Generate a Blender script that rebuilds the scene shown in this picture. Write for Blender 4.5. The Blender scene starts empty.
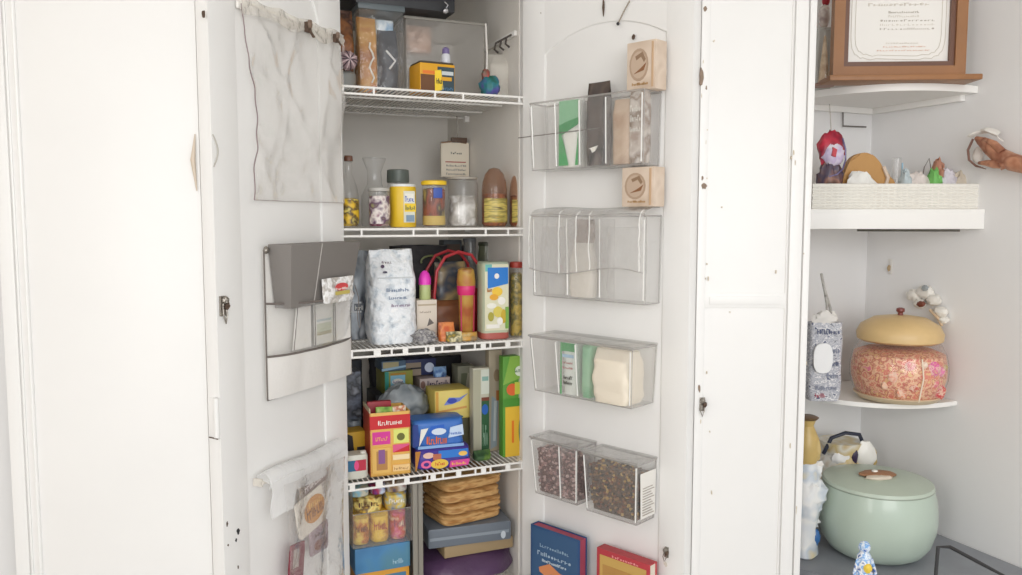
import bpy, bmesh, math, random
from mathutils import Vector, Matrix, noise
R = math.radians
sc = bpy.context.scene
C = sc.collection

# ------------------------------------------------------------------ camera, world, light, exposure
FP = 808.0; PITCH = R(4.84); EYE = Vector((0, 0, 1.55))
cd = bpy.data.cameras.new('camera'); cam = bpy.data.objects.new('camera', cd); C.objects.link(cam)
cd.sensor_width = 36.0; cd.lens = FP / 1022 * 36.0; cd.clip_start = 0.02
cam.location = EYE; cam.rotation_euler = (R(90) - PITCH, 0, 0)
sc.camera = cam
W = bpy.data.worlds.new('world'); sc.world = W; W.use_nodes = True
bgn = W.node_tree.nodes['Background']; bgn.inputs[0].default_value = (0.955, 0.975, 1.0, 1); bgn.inputs[1].default_value = 0.98
def area(name, loc, target, size, power, col=(1, 1, 1)):
    l = bpy.data.lights.new(name, 'AREA'); l.shape = 'RECTANGLE'; l.size, l.size_y = size; l.energy = power; l.color = col
    o = bpy.data.objects.new(name, l); C.objects.link(o); o.location = loc
    o.rotation_euler = (Vector(target) - Vector(loc)).to_track_quat('-Z', 'Y').to_euler(); return o
area('added_soft_light', (0.9, -1.9, 2.0), (0.1, 2.0, 1.2), (2.0, 1.6), 48, (1.0, 1.0, 1.0))  # daylight from behind, added to reach into the pantry; no window built
area('added_soft_light', (-1.9, -0.9, 1.7), (0.5, 2.0, 1.3), (1.6, 1.6), 46, (1.0, 0.985, 0.965))  # added from the left to brighten the right wall, door and bins
sc.view_settings.view_transform = 'Standard'; sc.view_settings.look = 'None'
sc.view_settings.gamma = 1; sc.view_settings.use_curve_mapping = False
sc.view_settings.exposure = 0.05
sc.cycles.use_denoising = True
sc.cycles.transparent_max_bounces = 24; sc.cycles.max_bounces = 14; sc.cycles.diffuse_bounces = 6

# ------------------------------------------------------------------ materials
MATS = {}
def lin(c):
    if isinstance(c, str):
        c = [int(c[i:i + 2], 16) / 255 for i in (0, 2, 4)]
    return [(x / 12.92 if x <= .04045 else ((x + .055) / 1.055) ** 2.4) for x in c]
def M(hexc, rough=.5, metal=0, bump=0, bscale=60, var=0, vscale=8, cc=0):
    k = ('m', hexc, rough, metal, bump, bscale, var, vscale, cc)
    if k in MATS: return MATS[k]
    m = bpy.data.materials.new('surface_' + hexc); m.use_nodes = True; nt = m.node_tree; b = nt.nodes['Principled BSDF']
    c = lin(hexc); b.inputs['Base Color'].default_value = (*c, 1); b.inputs['Roughness'].default_value = rough; b.inputs['Metallic'].default_value = metal
    b.inputs['Coat Weight'].default_value = cc
    tc = nt.nodes.new('ShaderNodeTexCoord')
    if var:
        n = nt.nodes.new('ShaderNodeTexNoise'); n.inputs['Scale'].default_value = vscale; n.inputs['Detail'].default_value = 6
        nt.links.new(tc.outputs['Object'], n.inputs['Vector'])
        mx = nt.nodes.new('ShaderNodeMix'); mx.data_type = 'RGBA'
        mx.inputs[6].default_value = (*[x * (1 - var) for x in c], 1); mx.inputs[7].default_value = (*[min(1, x * (1 + var * .6)) for x in c], 1)
        nt.links.new(n.outputs['Fac'], mx.inputs[0]); nt.links.new(mx.outputs[2], b.inputs['Base Color'])
    if bump:
        n = nt.nodes.new('ShaderNodeTexNoise'); n.inputs['Scale'].default_value = bscale; n.inputs['Detail'].default_value = 4
        nt.links.new(tc.outputs['Object'], n.inputs['Vector'])
        bp = nt.nodes.new('ShaderNodeBump'); bp.inputs['Strength'].default_value = bump; bp.inputs['Distance'].default_value = .01
        nt.links.new(n.outputs['Fac'], bp.inputs['Height']); nt.links.new(bp.outputs[0], b.inputs['Normal'])
    MATS[k] = m; return m
def PR(cols, scale=30, rough=.4, bump=.15, detail=2, stretch=(1, 1, 1)):
    """printed or jumbled surface: flat patches of several colours"""
    k = ('p', tuple(cols), scale, rough, bump, stretch)
    if k in MATS: return MATS[k]
    m = bpy.data.materials.new('print_' + cols[0]); m.use_nodes = True; nt = m.node_tree; b = nt.nodes['Principled BSDF']
    b.inputs['Roughness'].default_value = rough
    tc = nt.nodes.new('ShaderNodeTexCoord'); mp = nt.nodes.new('ShaderNodeMapping'); mp.inputs['Scale'].default_value = stretch
    n = nt.nodes.new('ShaderNodeTexNoise'); n.inputs['Scale'].default_value = scale; n.inputs['Detail'].default_value = detail
    nt.links.new(tc.outputs['Object'], mp.inputs[0]); nt.links.new(mp.outputs[0], n.inputs['Vector'])
    r = nt.nodes.new('ShaderNodeValToRGB'); r.color_ramp.interpolation = 'LINEAR'
    e = r.color_ramp.elements; N = len(cols)
    e[0].position = .3; e[0].color = (*lin(cols[0]), 1); e[1].position = .7; e[1].color = (*lin(cols[-1]), 1)
    for i in range(1, N - 1):
        x = e.new(.3 + .4 * i / (N - 1)); x.color = (*lin(cols[i]), 1)
    nt.links.new(n.outputs['Fac'], r.inputs[0]); nt.links.new(r.outputs[0], b.inputs['Base Color'])
    bp = nt.nodes.new('ShaderNodeBump'); bp.inputs['Strength'].default_value = bump; bp.inputs['Distance'].default_value = .01
    nt.links.new(n.outputs['Fac'], bp.inputs['Height']); nt.links.new(bp.outputs[0], b.inputs['Normal'])
    MATS[k] = m; return m
def CL(hexc='ffffff', body=.12, gloss=.9, bump=0, bscale=25, tint='ffffff'):
    body = body * .55 if body < .5 else body * .75
    """clear plastic or glass sheet: see-through, a little milky, glossy at grazing angles"""
    k = ('c', hexc, body, gloss, bump, bscale, tint)
    if k in MATS: return MATS[k]
    m = bpy.data.materials.new('clear_' + hexc); m.use_nodes = True; nt = m.node_tree
    for nn in list(nt.nodes): nt.nodes.remove(nn)
    out = nt.nodes.new('ShaderNodeOutputMaterial'); tr = nt.nodes.new('ShaderNodeBsdfTransparent'); tr.inputs[0].default_value = (*lin(tint), 1)
    di = nt.nodes.new('ShaderNodeBsdfDiffuse'); hc = [1 - (1 - q) * (.35 if body < .3 else .6) for q in lin(hexc)]; di.inputs[0].default_value = (*hc, 1)
    gl = nt.nodes.new('ShaderNodeBsdfGlossy'); gl.inputs['Roughness'].default_value = .08
    lw = nt.nodes.new('ShaderNodeLayerWeight'); lw.inputs[0].default_value = .5
    pw_ = nt.nodes.new('ShaderNodeMath'); pw_.operation = 'POWER'; pw_.inputs[1].default_value = 3.5
    mu = nt.nodes.new('ShaderNodeMath'); mu.operation = 'MULTIPLY_ADD'; mu.inputs[1].default_value = gloss * .75; mu.inputs[2].default_value = .035 * gloss
    tl = nt.nodes.new('ShaderNodeBsdfTranslucent'); tl.inputs[0].default_value = (*hc, 1); md = nt.nodes.new('ShaderNodeMixShader'); md.inputs[0].default_value = .5
    nt.links.new(di.outputs[0], md.inputs[1]); nt.links.new(tl.outputs[0], md.inputs[2])
    m1 = nt.nodes.new('ShaderNodeMixShader'); m2 = nt.nodes.new('ShaderNodeMixShader')
    m1.inputs[0].default_value = body
    nt.links.new(tr.outputs[0], m1.inputs[1]); nt.links.new(md.outputs[0], m1.inputs[2])
    nt.links.new(lw.outputs['Facing'], pw_.inputs[0]); nt.links.new(pw_.outputs[0], mu.inputs[0]); nt.links.new(mu.outputs[0], m2.inputs[0])
    nt.links.new(m1.outputs[0], m2.inputs[1]); nt.links.new(gl.outputs[0], m2.inputs[2]); nt.links.new(m2.outputs[0], out.inputs[0])
    if bump:
        tc = nt.nodes.new('ShaderNodeTexCoord'); n = nt.nodes.new('ShaderNodeTexNoise'); n.inputs['Scale'].default_value = bscale; n.inputs['Detail'].default_value = 3
        nt.links.new(tc.outputs['Object'], n.inputs['Vector'])
        bp = nt.nodes.new('ShaderNodeBump'); bp.inputs['Strength'].default_value = bump; bp.inputs['Distance'].default_value = .02
        nt.links.new(n.outputs['Fac'], bp.inputs['Height'])
        for s in (gl, lw): nt.links.new(bp.outputs[0], s.inputs['Normal'])
    MATS[k] = m; return m
WHITE = M('f4f2ee', .45, bump=.04, bscale=30, var=.03, vscale=3)
DOORW = M('eeedeb', .38, bump=.05, bscale=22, var=.04, vscale=4)
WALLW = M('ecebea', .7, bump=.03, bscale=50, var=.04, vscale=2)
PANW = M('ece8e1', .7, bump=.05, bscale=40, var=.08, vscale=5)
WIRE = M('f2f0ec', .35)
STEEL = M('9a948c', .35, metal=.9, bump=.3, bscale=120)
RUST = M('5e4a3c', .7, bump=.5, bscale=200, var=.5, vscale=80)
DARK = M('25262a', .45)
PLAST = CL('e6e3de', .17, .9, bump=.25, bscale=14)
PEDGE = CL('aaa49c', .6, .9)
GLINT = M('f6f5f2', .12)  # gloss white, standing in for highlight streaks on clear plastic
GLASS = CL('e4ecea', .06, 1.0)
FILM = CL('f2f0ec', .22, 1.0, bump=.9, bscale=28)

# ------------------------------------------------------------------ mesh building
class MB:
    def __init__(s): s.bm = bmesh.new(); s.mats = []
    def mi(s, m):
        if m not in s.mats: s.mats.append(m)
        return s.mats.index(m)
    def _f(s, faces, m):
        i = s.mi(m)
        for f in faces: f.material_index = i
    def box(s, x0, x1, y0, y1, z0, z1, m, bev=0, taper=0, tapy=None):
        """taper: each side of the base drawn in by this much"""
        ty = taper if tapy is None else tapy
        v = [s.bm.verts.new(p) for p in ((x0 + taper, y0 + ty, z0), (x1 - taper, y0 + ty, z0), (x1 - taper, y1, z0), (x0 + taper, y1, z0), (x0, y0, z1), (x1, y0, z1), (x1, y1, z1), (x0, y1, z1))]
        fs = [s.bm.faces.new([v[i] for i in q]) for q in ((3, 2, 1, 0), (4, 5, 6, 7), (0, 1, 5, 4), (1, 2, 6, 5), (2, 3, 7, 6), (3, 0, 4, 7))]
        s._f(fs, m)
        if bev:
            es = {e for f in fs for e in f.edges}
            r = bmesh.ops.bevel(s.bm, geom=list(es), offset=bev, segments=2, affect='EDGES', profile=.6)
            s._f(r['faces'], m)
        return s
    def quad(s, pts, m):
        s._f([s.bm.faces.new([s.bm.verts.new(p) for p in pts])], m); return s
    def prism(s, pts, y0, y1, m, bev=0):
        """outline of (x, z) points, extruded from y0 to y1"""
        a = [s.bm.verts.new((x, y0, z)) for x, z in pts]; b = [s.bm.verts.new((x, y1, z)) for x, z in pts]
        n = len(pts); fs = [s.bm.faces.new(a), s.bm.faces.new(b[::-1])]
        for i in range(n): fs.append(s.bm.faces.new((a[(i + 1) % n], a[i], b[i], b[(i + 1) % n])))
        s._f(fs, m)
        if bev:
            es = {e for f in fs[:1] for e in f.edges}
            r = bmesh.ops.bevel(s.bm, geom=list(es), offset=bev, segments=2, affect='EDGES'); s._f(r['faces'], m)
        return s
    def plate(s, pts, z0, z1, m, bev=0):
        """outline of (x, y) points, extruded from z0 to z1"""
        a = [s.bm.verts.new((x, y, z0)) for x, y in pts]; b = [s.bm.verts.new((x, y, z1)) for x, y in pts]
        n = len(pts); fs = [s.bm.faces.new(a[::-1]), s.bm.faces.new(b)]
        for i in range(n): fs.append(s.bm.faces.new((a[i], a[(i + 1) % n], b[(i + 1) % n], b[i])))
        s._f(fs, m)
        if bev:
            es = {e for f in fs[:2] for e in f.edges}
            r = bmesh.ops.bevel(s.bm, geom=list(es), offset=bev, segments=2, affect='EDGES'); s._f(r['faces'], m)
        return s
    def lathe(s, prof, m, seg=28, cx=0, cy=0, sx=1, sy=1, fn=None, p=2):
        rings = []
        for r, z in prof:
            ring = []
            for i in range(seg):
                t = 2 * math.pi * i / seg; c, q = math.cos(t), math.sin(t)
                if p != 2:
                    c = math.copysign(abs(c) ** (2 / p), c); q = math.copysign(abs(q) ** (2 / p), q)
                x, y, zz = cx + r * sx * c, cy + r * sy * q, z
                if fn: x, y, zz = fn(x, y, zz, t)
                ring.append(s.bm.verts.new((x, y, zz)))
            rings.append(ring)
        fs = []
        for a, b in zip(rings, rings[1:]):
            for i in range(seg):
                fs.append(s.bm.faces.new((a[i], a[(i + 1) % seg], b[(i + 1) % seg], b[i])))
        if prof[0][0] > 1e-4: fs.append(s.bm.faces.new(rings[0][::-1]))
        if prof[-1][0] > 1e-4: fs.append(s.bm.faces.new(rings[-1]))
        s._f(fs, m); return s
    def tube(s, pts, r, m, seg=8, closed=False):
        pts = [Vector(p) for p in pts]; n = len(pts); rings = []; up = None
        rr = r if isinstance(r, (list, tuple)) else [r] * n
        for i in range(n):
            if closed: d = pts[(i + 1) % n] - pts[i - 1]
            else: d = pts[min(i + 1, n - 1)] - pts[max(i - 1, 0)]
            d.normalize()
            if up is None: up = Vector((0, 0, 1)) if abs(d.z) < .9 else Vector((1, 0, 0))
            a = d.cross(up)
            if a.length < 1e-5: a = d.orthogonal()
            a.normalize(); b = a.cross(d); b.normalize(); up = b
            rings.append([s.bm.verts.new(pts[i] + (a * math.cos(2 * math.pi * k / seg) + b * math.sin(2 * math.pi * k / seg)) * rr[i]) for k in range(seg)])
        fs = []
        pr = list(zip(rings, rings[1:])) + ([(rings[-1], rings[0])] if closed else [])
        for a, b in pr:
            for k in range(seg): fs.append(s.bm.faces.new((a[k], a[(k + 1) % seg], b[(k + 1) % seg], b[k])))
        if not closed: fs += [s.bm.faces.new(rings[0][::-1]), s.bm.faces.new(rings[-1])]
        s._f(fs, m); return s
    def blob(s, c, rx, ry, rz, m, amp=0, freq=20, seed=0, seg=20, rings=12, flat=None):
        vs = []; c = Vector(c)
        for j in range(rings + 1):
            ph = math.pi * j / rings; row = []
            for i in range(seg):
                t = 2 * math.pi * i / seg
                q = Vector((math.sin(ph) * math.cos(t), math.sin(ph) * math.sin(t), -math.cos(ph)))
                k = 1 + amp * noise.noise(q * freq * .1 + Vector((seed * 7.1, seed * 3.3, seed)))+ amp * .5 * noise.noise(q * freq * .25 + Vector((seed, seed * 5.3, 0)))
                v = c + Vector((q.x * rx, q.y * ry, q.z * rz)) * k
                if flat is not None and v.z < flat: v.z = flat
                row.append(v)
            if j in (0, rings): vs.append([s.bm.verts.new(sum(row, Vector()) / seg)])
            else: vs.append([s.bm.verts.new(v) for v in row])
        fs = []
        for j in range(rings):
            a, b = vs[j], vs[j + 1]
            for i in range(seg):
                k = (i + 1) % seg
                if len(a) == 1: fs.append(s.bm.faces.new((a[0], b[k], b[i])))
                elif len(b) == 1: fs.append(s.bm.faces.new((a[i], a[k], b[0])))
                else: fs.append(s.bm.faces.new((a[i], a[k], b[k], b[i])))
        s._f(fs, m); return s
    def sheet(s, fn, nu, nv, m, th=0):
        """thin sheet of thickness th over fn(u, v) -> point"""
        P = [[Vector(fn(i / nu, j / nv)) for i in range(nu + 1)] for j in range(nv + 1)]
        def grid(off):
            G = []
            for j in range(nv + 1):
                row = []
                for i in range(nu + 1):
                    a = P[j][min(i + 1, nu)] - P[j][max(i - 1, 0)]; b = P[min(j + 1, nv)][i] - P[max(j - 1, 0)][i]
                    n = a.cross(b); n = n.normalized() if n.length > 1e-9 else Vector((0, 0, 1))
                    row.append(s.bm.verts.new(P[j][i] + n * off))
                G.append(row)
            return G
        A = grid(0); fs = []
        for j in range(nv):
            for i in range(nu): fs.append(s.bm.faces.new((A[j][i], A[j][i + 1], A[j + 1][i + 1], A[j + 1][i])))
        if th:
            B = grid(-th)
            for j in range(nv):
                for i in range(nu): fs.append(s.bm.faces.new((B[j][i], B[j + 1][i], B[j + 1][i + 1], B[j][i + 1])))
            for i in range(nu):
                fs.append(s.bm.faces.new((A[0][i], B[0][i], B[0][i + 1], A[0][i + 1]))); fs.append(s.bm.faces.new((A[nv][i], A[nv][i + 1], B[nv][i + 1], B[nv][i])))
            for j in range(nv):
                fs.append(s.bm.faces.new((A[j][0], A[j + 1][0], B[j + 1][0], B[j][0]))); fs.append(s.bm.faces.new((A[j][nu], B[j][nu], B[j + 1][nu], A[j + 1][nu])))
        s._f(fs, m); return s
    def bag(s, w, d, h, m, seed=0, wr=.05, top=.8, crimp=.08, narrow=.0, z0=0, p=3.2, topw=1.0, seg=40, nv=18, cx=0, cy=0):
        prof = []
        def fn(x, y, z, t):
            u = (z - z0) / h
            k = 1 if u < top else 1 - (1 - crimp) * ((u - top) / (1 - top)) ** .8
            kb = .9 + .1 * min(1, u / .12)
            wx = (1 - narrow * u) * (1 if u < top else 1 - (1 - topw) * (u - top) / (1 - top))
            q = Vector((x * 3, y * 3, z * 3)) * 8
            nz = noise.noise(q + Vector((seed * 3.1, seed, 0))) + .5 * noise.noise(q * 2.7 + Vector((0, seed, 2)))
            e = 1 + wr * nz * (1 if u > .02 else 0)
            return cx + (x - cx) * kb * wx * e, cy + (y - cy) * k * kb * (1 + 2 * (e - 1)), z + (wr * .1 * h * math.sin(x * 90 + seed) if u > .9 else 0)
        s.lathe([(1, z0 + h * j / nv) for j in range(nv + 1)], m, seg=seg, sx=w / 2, sy=d / 2, cx=cx, cy=cy, fn=fn, p=p); return s
    def build(s, name, parent=None, flat=False, **props):
        bmesh.ops.recalc_face_normals(s.bm, faces=s.bm.faces)
        me = bpy.data.meshes.new(name); s.bm.to_mesh(me); s.bm.free()
        for m in s.mats: me.materials.append(m)
        if not flat:
            me.polygons.foreach_set('use_smooth', [True] * len(me.polygons)); me.set_sharp_from_angle(angle=R(38))
        o = bpy.data.objects.new(name, me); C.objects.link(o)
        if parent: o.parent = parent
        for k, v in props.items(): o[k] = v
        return o

def smooth(p, n=5):
    """closed Catmull-Rom through 2-D points, sampled n times per span"""
    out = []; N = len(p)
    for i in range(N):
        a, b, c, d = (Vector(p[(i + k - 1) % N]) for k in range(4))
        for j in range(n):
            t = j / n; q = .5 * ((2 * b) + (c - a) * t + (2 * a - 5 * b + 4 * c - d) * t * t + (3 * b - 3 * c + d - a) * t ** 3); out.append((q.x, max(q.y, 0)))
    return out
class Fr:
    """an upright frame: x runs left to right along a plane, y goes behind it, z up"""
    def __init__(s, o, ang):
        s.o = Vector((o[0], o[1])); s.a = ang; s.x = Vector((math.cos(ang), math.sin(ang))); s.y = Vector((-math.sin(ang), math.cos(ang)))
    def w(s, x, y, z): p = s.o + s.x * x + s.y * y; return Vector((p.x, p.y, z))
    def loc(s, p): q = Vector((p[0], p[1])) - s.o; return Vector((q.dot(s.x), q.dot(s.y), p[2]))
    def m(s, x=0, y=0, z=0, rz=0): return Matrix.Translation(s.w(x, y, z)) @ Matrix.Rotation(s.a + rz, 4, 'Z')
FWD = Vector((0, math.cos(PITCH), -math.sin(PITCH))); UP = Vector((0, math.sin(PITCH), math.cos(PITCH)))
def ray(px, py): return Vector(((px - 511) / FP, 0, 0)) + FWD - UP * ((py - 287.5) / FP)
def hit(fr, px, py, y=0):
    """(x, z) on the plane y of frame fr of what the photograph shows at a pixel"""
    d = ray(px, py); o = fr.loc(EYE); dl = Vector((d.x * fr.x.x + d.y * fr.x.y, d.x * fr.y.x + d.y * fr.y.y, d.z))
    t = (y - o.y) / dl.y; return o.x + t * dl.x, o.z + t * dl.z
def ground(px, py, z):
    d = ray(px, py); t = (z - EYE.z) / d.z; return EYE + d * t
def depth_pt(px, py, Y):
    d = ray(px, py); return EYE + d * (Y / d.y)
def thing(name, label, cat, mat, group=None):
    o = bpy.data.objects.new(name, None); C.objects.link(o); o.matrix_world = mat; o.empty_display_size = .02
    o['label'] = label; o['category'] = cat
    if group: o['group'] = group
    return o
def tag(o, label, cat, group=None):
    o['label'] = label; o['category'] = cat
    if group: o['group'] = group
    return o
def struct(o): o['kind'] = 'structure'; return o

def deco(mb, w, h, y, items, x0=None, z0=0, seed=1):
    """flat printed shapes in front of a face: normalised coordinates, each layer a hair further forward"""
    rnd = random.Random(seed)
    if x0 is None: x0 = -w / 2
    X = lambda u: x0 + u * w
    Z = lambda v: z0 + v * h
    for k, it in enumerate(items):
        yy = y - .0003 * (k + 1)
        t = it[0]
        if t == 'r': mb.box(X(it[1]), X(it[3]), yy, y, Z(it[2]), Z(it[4]), it[5])
        elif t == 'e':
            n = 18; mb.prism([(X(it[1] + it[3] * math.cos(2 * math.pi * i / n)), Z(it[2] + it[4] * math.sin(2 * math.pi * i / n))) for i in range(n)], yy, y, it[5])
        elif t == 'p': mb.prism([(X(a), Z(b)) for a, b in it[1]], yy, y, it[2])
        elif t == 'w':   # a line of small letter-like marks
            u = it[1]; n = (it[6] if len(it) > 6 else 6); n = n if n > 9 else int(n * 1.5); cw = (it[3] - it[1]) / n
            for i in range(n):
                a = u + cw * i; q = rnd.choice((0, 1, 2, 3, 4)); lw = cw * .24; hh = it[4] * (1 if i == 0 else rnd.choice((.62, .62, .7, .95)))
                if q == 4: mb.prism([(X(a + cw * .38 + cw * .34 * math.cos(j * .785)), Z(it[2] + hh * .5 + hh * .5 * math.sin(j * .785))) for j in range(8)], yy, y, it[5]); continue
                mb.box(X(a), X(a + lw), yy, y, Z(it[2]), Z(it[2] + hh), it[5])
                if q == 0: mb.box(X(a + lw), X(a + cw * .75), yy, y, Z(it[2]), Z(it[2] + hh * .22), it[5])
                if q == 1: mb.box(X(a + lw), X(a + cw * .75), yy, y, Z(it[2] + hh * .4), Z(it[2] + hh * .6), it[5])
                if q == 2: mb.box(X(a + lw), X(a + cw * .75), yy, y, Z(it[2] + hh * .78), Z(it[2] + hh), it[5])
                if q == 3: mb.box(X(a + cw * .5), X(a + cw * .5 + lw), yy, y, Z(it[2]), Z(it[2] + hh), it[5])
    return mb

# ------------------------------------------------------------------ the place: frames
UA = R(23)
ux, uy = math.cos(UA), math.sin(UA)
aL = (345 - 511) / FP; aR = (522 - 511) / FP
L0 = Vector((aL * 2.0, 2.0))
wP = (aR * L0.y - L0.x) / (ux - aR * uy)
P = Fr(L0, UA)                                   # pantry front plane, x = 0 at left hinge, x = wP at right hinge
R0 = L0 + P.x * wP
angR = R(-43.5)
dR = Vector((math.cos(angR), math.sin(angR)))
def along(o, d, px): a = (px - 511) / FP; return (a * o.y - o.x) / (d.x - a * d.y)
lenR = along(R0, dR, 690)
D1 = Fr(R0, angR)                                # right inner leaf, facing the camera
E1 = R0 + dR * lenR
angL = R(68.5)
dL = -Vector((math.cos(angL), math.sin(angL)))
lenL = along(L0, dL, 215)
EL = L0 + dL * lenL
D2 = Fr(EL, angL)                                # left inner leaf, x = 0 at near end, hinge at x = lenL
TH = .03
c0 = D1.w(lenR, TH, 0); D3 = Fr((c0.x + .0005, c0.y - .003), R(0))      # right outer leaf
w3 = hit(D3, 810, 219)[0]
c1 = D2.w(0, TH, 0); D4 = Fr((c1.x - .003, c1.y + .004), R(0))         # left outer leaf, runs to -x
w4 = -hit(D4, -2, 219)[0]
aC = (867 - 511) / FP
C0 = Vector((aC * 2.42, 2.42))
B = Fr(C0, UA)                                   # corner frame: back wall is y = 0, x < 0; right wall is x = 0, y < 0
RW = Fr(C0, UA - R(90))                          # right wall plane: x runs towards the camera
HT = 2.5; DEP = .66

# ------------------------------------------------------------------ structure
mb = MB(); mb.box(-3.2, 3.2, -3.2, 4.2, -.06, 0, M('a9a49c', .5, var=.2)); struct(mb.build('floor'))
mb = MB(); mb.box(-3.2, 3.2, -.2, 4.2, HT, HT + .05, M('f1efea', .8)); struct(mb.build('ceiling'))
def wallbox(name, fr, x0, x1, y0, y1, z0=0, z1=HT, m=WALLW):
    mb = MB(); mb.box(x0, x1, y0, y1, z0, z1, m); o = mb.build(name); o.matrix_world = fr.m(); return struct(o)
wallbox('wall_right', RW, -.06, 2.6, 0, .06)
s_ret = .60
yC = P.loc((C0.x, C0.y, 0)).y
wallbox('wall_back', B, -s_ret, 0, 0, .06)
xret = P.loc((*(C0 - B.x * s_ret), 0)).x
wallbox('wall_return', P, xret - .0, xret + .05, yC + .0, 0.0)
wallbox('wall_pantry_right', P, wP + .015, xret + .05, 0, .05)
wallbox('wall_pantry_left', P, -1.9, -.012, 0, .05)
wallbox('wall_lintel', P, -.012, wP + .015, 0, .05, 2.2, HT)
XL, XR = -.16, wP + .012
wallbox('wall_pantry_back', P, XL - .02, XR + .03, DEP, DEP + .03, m=PANW)
wallbox('wall_pantry_side_left', P, XL - .03, XL, .05, DEP, m=PANW)
wallbox('wall_pantry_side_right', P, XR, XR + .03, .05, DEP, m=PANW)
mb = MB(); mb.box(XL, XR, .05, DEP, 2.3, 2.33, PANW); o = mb.build('ceiling_pantry'); o.matrix_world = P.m(); struct(o)
# casing strip round the opening
mb = MB(); mb.box(wP + .0, wP + .07, -.004, 0, .0, 2.26, DOORW, .001); o = mb.build('trim_1'); o.matrix_world = P.m(.012, 0, 0); struct(o)
# battens that carry the wire shelves on the pantry walls
def arch_pts(x0, x1, zs, rise, n=20):
    cx, hw = (x0 + x1) / 2, (x1 - x0) / 2; Rr = (hw * hw + rise * rise) / (2 * rise)
    return [(cx + hw * (2 * i / n - 1), zs + rise - Rr + math.sqrt(Rr * Rr - (hw * (2 * i / n - 1)) ** 2)) for i in range(n + 1)]
def leaf(name, fr, x0, x1, px0, px1, zs, rise, zb=.35, zt=2.2):
    """door leaf: slab, raised stiles and rails, arched panel opening with a bead"""
    mb = MB(); mb.box(x0, x1, .004, TH, .02, zt, DOORW, .0015)
    for a, b in ((x0, px0), (px1, x1)): mb.box(a, b, 0, .005, .02, zt, DOORW, .001)
    mb.box(px0, px1, 0, .005, .02, zb, DOORW)
    A = arch_pts(px0, px1, zs, rise)
    mb.prism([(px0, zt)] + A + [(px1, zt)], 0, .005, DOORW)
    mb.tube([(px0, .003, zb)] + [(x, .003, z) for x, z in A] + [(px1, .003, zb)], .0022, DOORW, 6, closed=True)
    o = mb.build(name); o.matrix_world = fr.m(); struct(o); return o
# right inner leaf
xl, _ = hit(D1, 544, 200); xr, _ = hit(D1, 664, 200)
zs = (hit(D1, 547, 53)[1] + hit(D1, 664, 33)[1]) / 2
_, zp = hit(D1, 612, 20)
door1 = leaf('door_1', D1, 0.002, lenR, xl, xr, zs, zp - zs)
# left inner leaf
xl2, _ = hit(D2, 228, 300); xr2, _ = hit(D2, 324, 300)
door2 = leaf('door_2', D2, 0, lenL - .003, .075, xr2, hit(D2, 336, 26)[1], .10)
# right outer leaf: flat panels, beaded stile on its right edge
mb = MB(); mb.box(0, w3, .003, TH, .02, 2.2, DOORW, .0015)
g1 = hit(D3, 786, 290)[0]; g2 = hit(D3, 800, 290)[0]
mb.box(g1 + .004, g2, -.004, .004, .02, 2.2, DOORW, .0015); mb.box(g2 + .003, w3, -.006, .004, .02, 2.2, DOORW, .002)
mb.tube([(g1, .002, .02), (g1, .002, 2.2)], .0025, DOORW, 6)
mb.box(.0, .018, -.002, .004, .02, 2.2, DOORW, .001)
za = hit(D3, 740, 293)[1]; zb_ = hit(D3, 740, 308)[1]
mb.box(.018, g1, .0, .004, zb_, za, DOORW, .0015); mb.box(.03, g1 - .012, -.0025, .004, zb_ + .008, za - .008, DOORW, .0012)
door3 = mb.build('door_3'); door3.matrix_world = D3.m(); struct(door3)
# left outer leaf
mb = MB(); mb.box(-w4, 0, .003, TH, .02, 2.2, DOORW, .0015)
e1 = hit(D4, 12, 219)[0]; e2 = hit(D4, 23, 219)[0]
mb.box(-w4, e1, -.002, .004, .02, 2.2, DOORW, .0015); mb.tube([(e2, .001, .02), (e2, .001, 2.2)], .004, DOORW, 8); mb.tube([(e1 + .004, .002, .02), (e1 + .004, .002, 2.2)], .0025, DOORW, 6)
door4 = mb.build('door_4'); door4.matrix_world = D4.m(); struct(door4)
wallbox('wall_left', Fr((-1.75, 3.0), R(-90)), -1.2, 5.2, 0, .06, m=M('dcd3c8', .7, var=.05))
mb = MB()

# hardware on the leaves (children of the doors, in the doors' own frames)
def chip(parent, fr, px, py, w, h, name='worn_patch', m=None, y=-.001, seed=1):
    x, z = hit(fr, px, py); rnd = random.Random(seed); n = 11
    mb = MB(); mb.prism([(x + w / 2 * math.cos(2 * math.pi * i / n) * rnd.uniform(.45, 1.1), z + h / 2 * math.sin(2 * math.pi * i / n) * rnd.uniform(.6, 1.1)) for i in range(n)], y, .004, m or M('8f7b6a', .7, var=.3, vscale=90))
    return mb.build(name, parent)
def latch(parent, fr, px, py, s=1.0, name='latch', m=STEEL):
    x, z = hit(fr, px, py); mb = MB()
    mb.box(x - .008 * s, x + .008 * s, -.004, .001, z - .02 * s, z + .02 * s, m, .001)
    mb.blob((x, -.009, z + .012 * s), .007 * s, .007, .008 * s, m, .3, 30, 3); mb.blob((x + .006 * s, -.007, z), .006 * s, .006, .008 * s, RUST, .3, 30, 5)
    mb.tube([(x - .004 * s, -.006, z + .005), (x - .008 * s, -.010, z - .015 * s), (x - .001, -.010, z - .034 * s), (x + .005 * s, -.008, z - .018 * s), (x + .006 * s, -.006, z)], .0017 * s, m, 6)
    return mb.build(name, parent)
latch(door2, D2, 222, 306, 1.0)
x, z = hit(D2, 213, 150); mb = MB(); mb.tube([(x + .009 * math.sin(math.pi * k_ / 12), -.004 * math.sin(math.pi * k_ / 12), z + .03 - .0052 * k_) for k_ in range(13)], .0014, M('b9b4ac', .5), 6); mb.build('wire_pull', door2)
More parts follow.
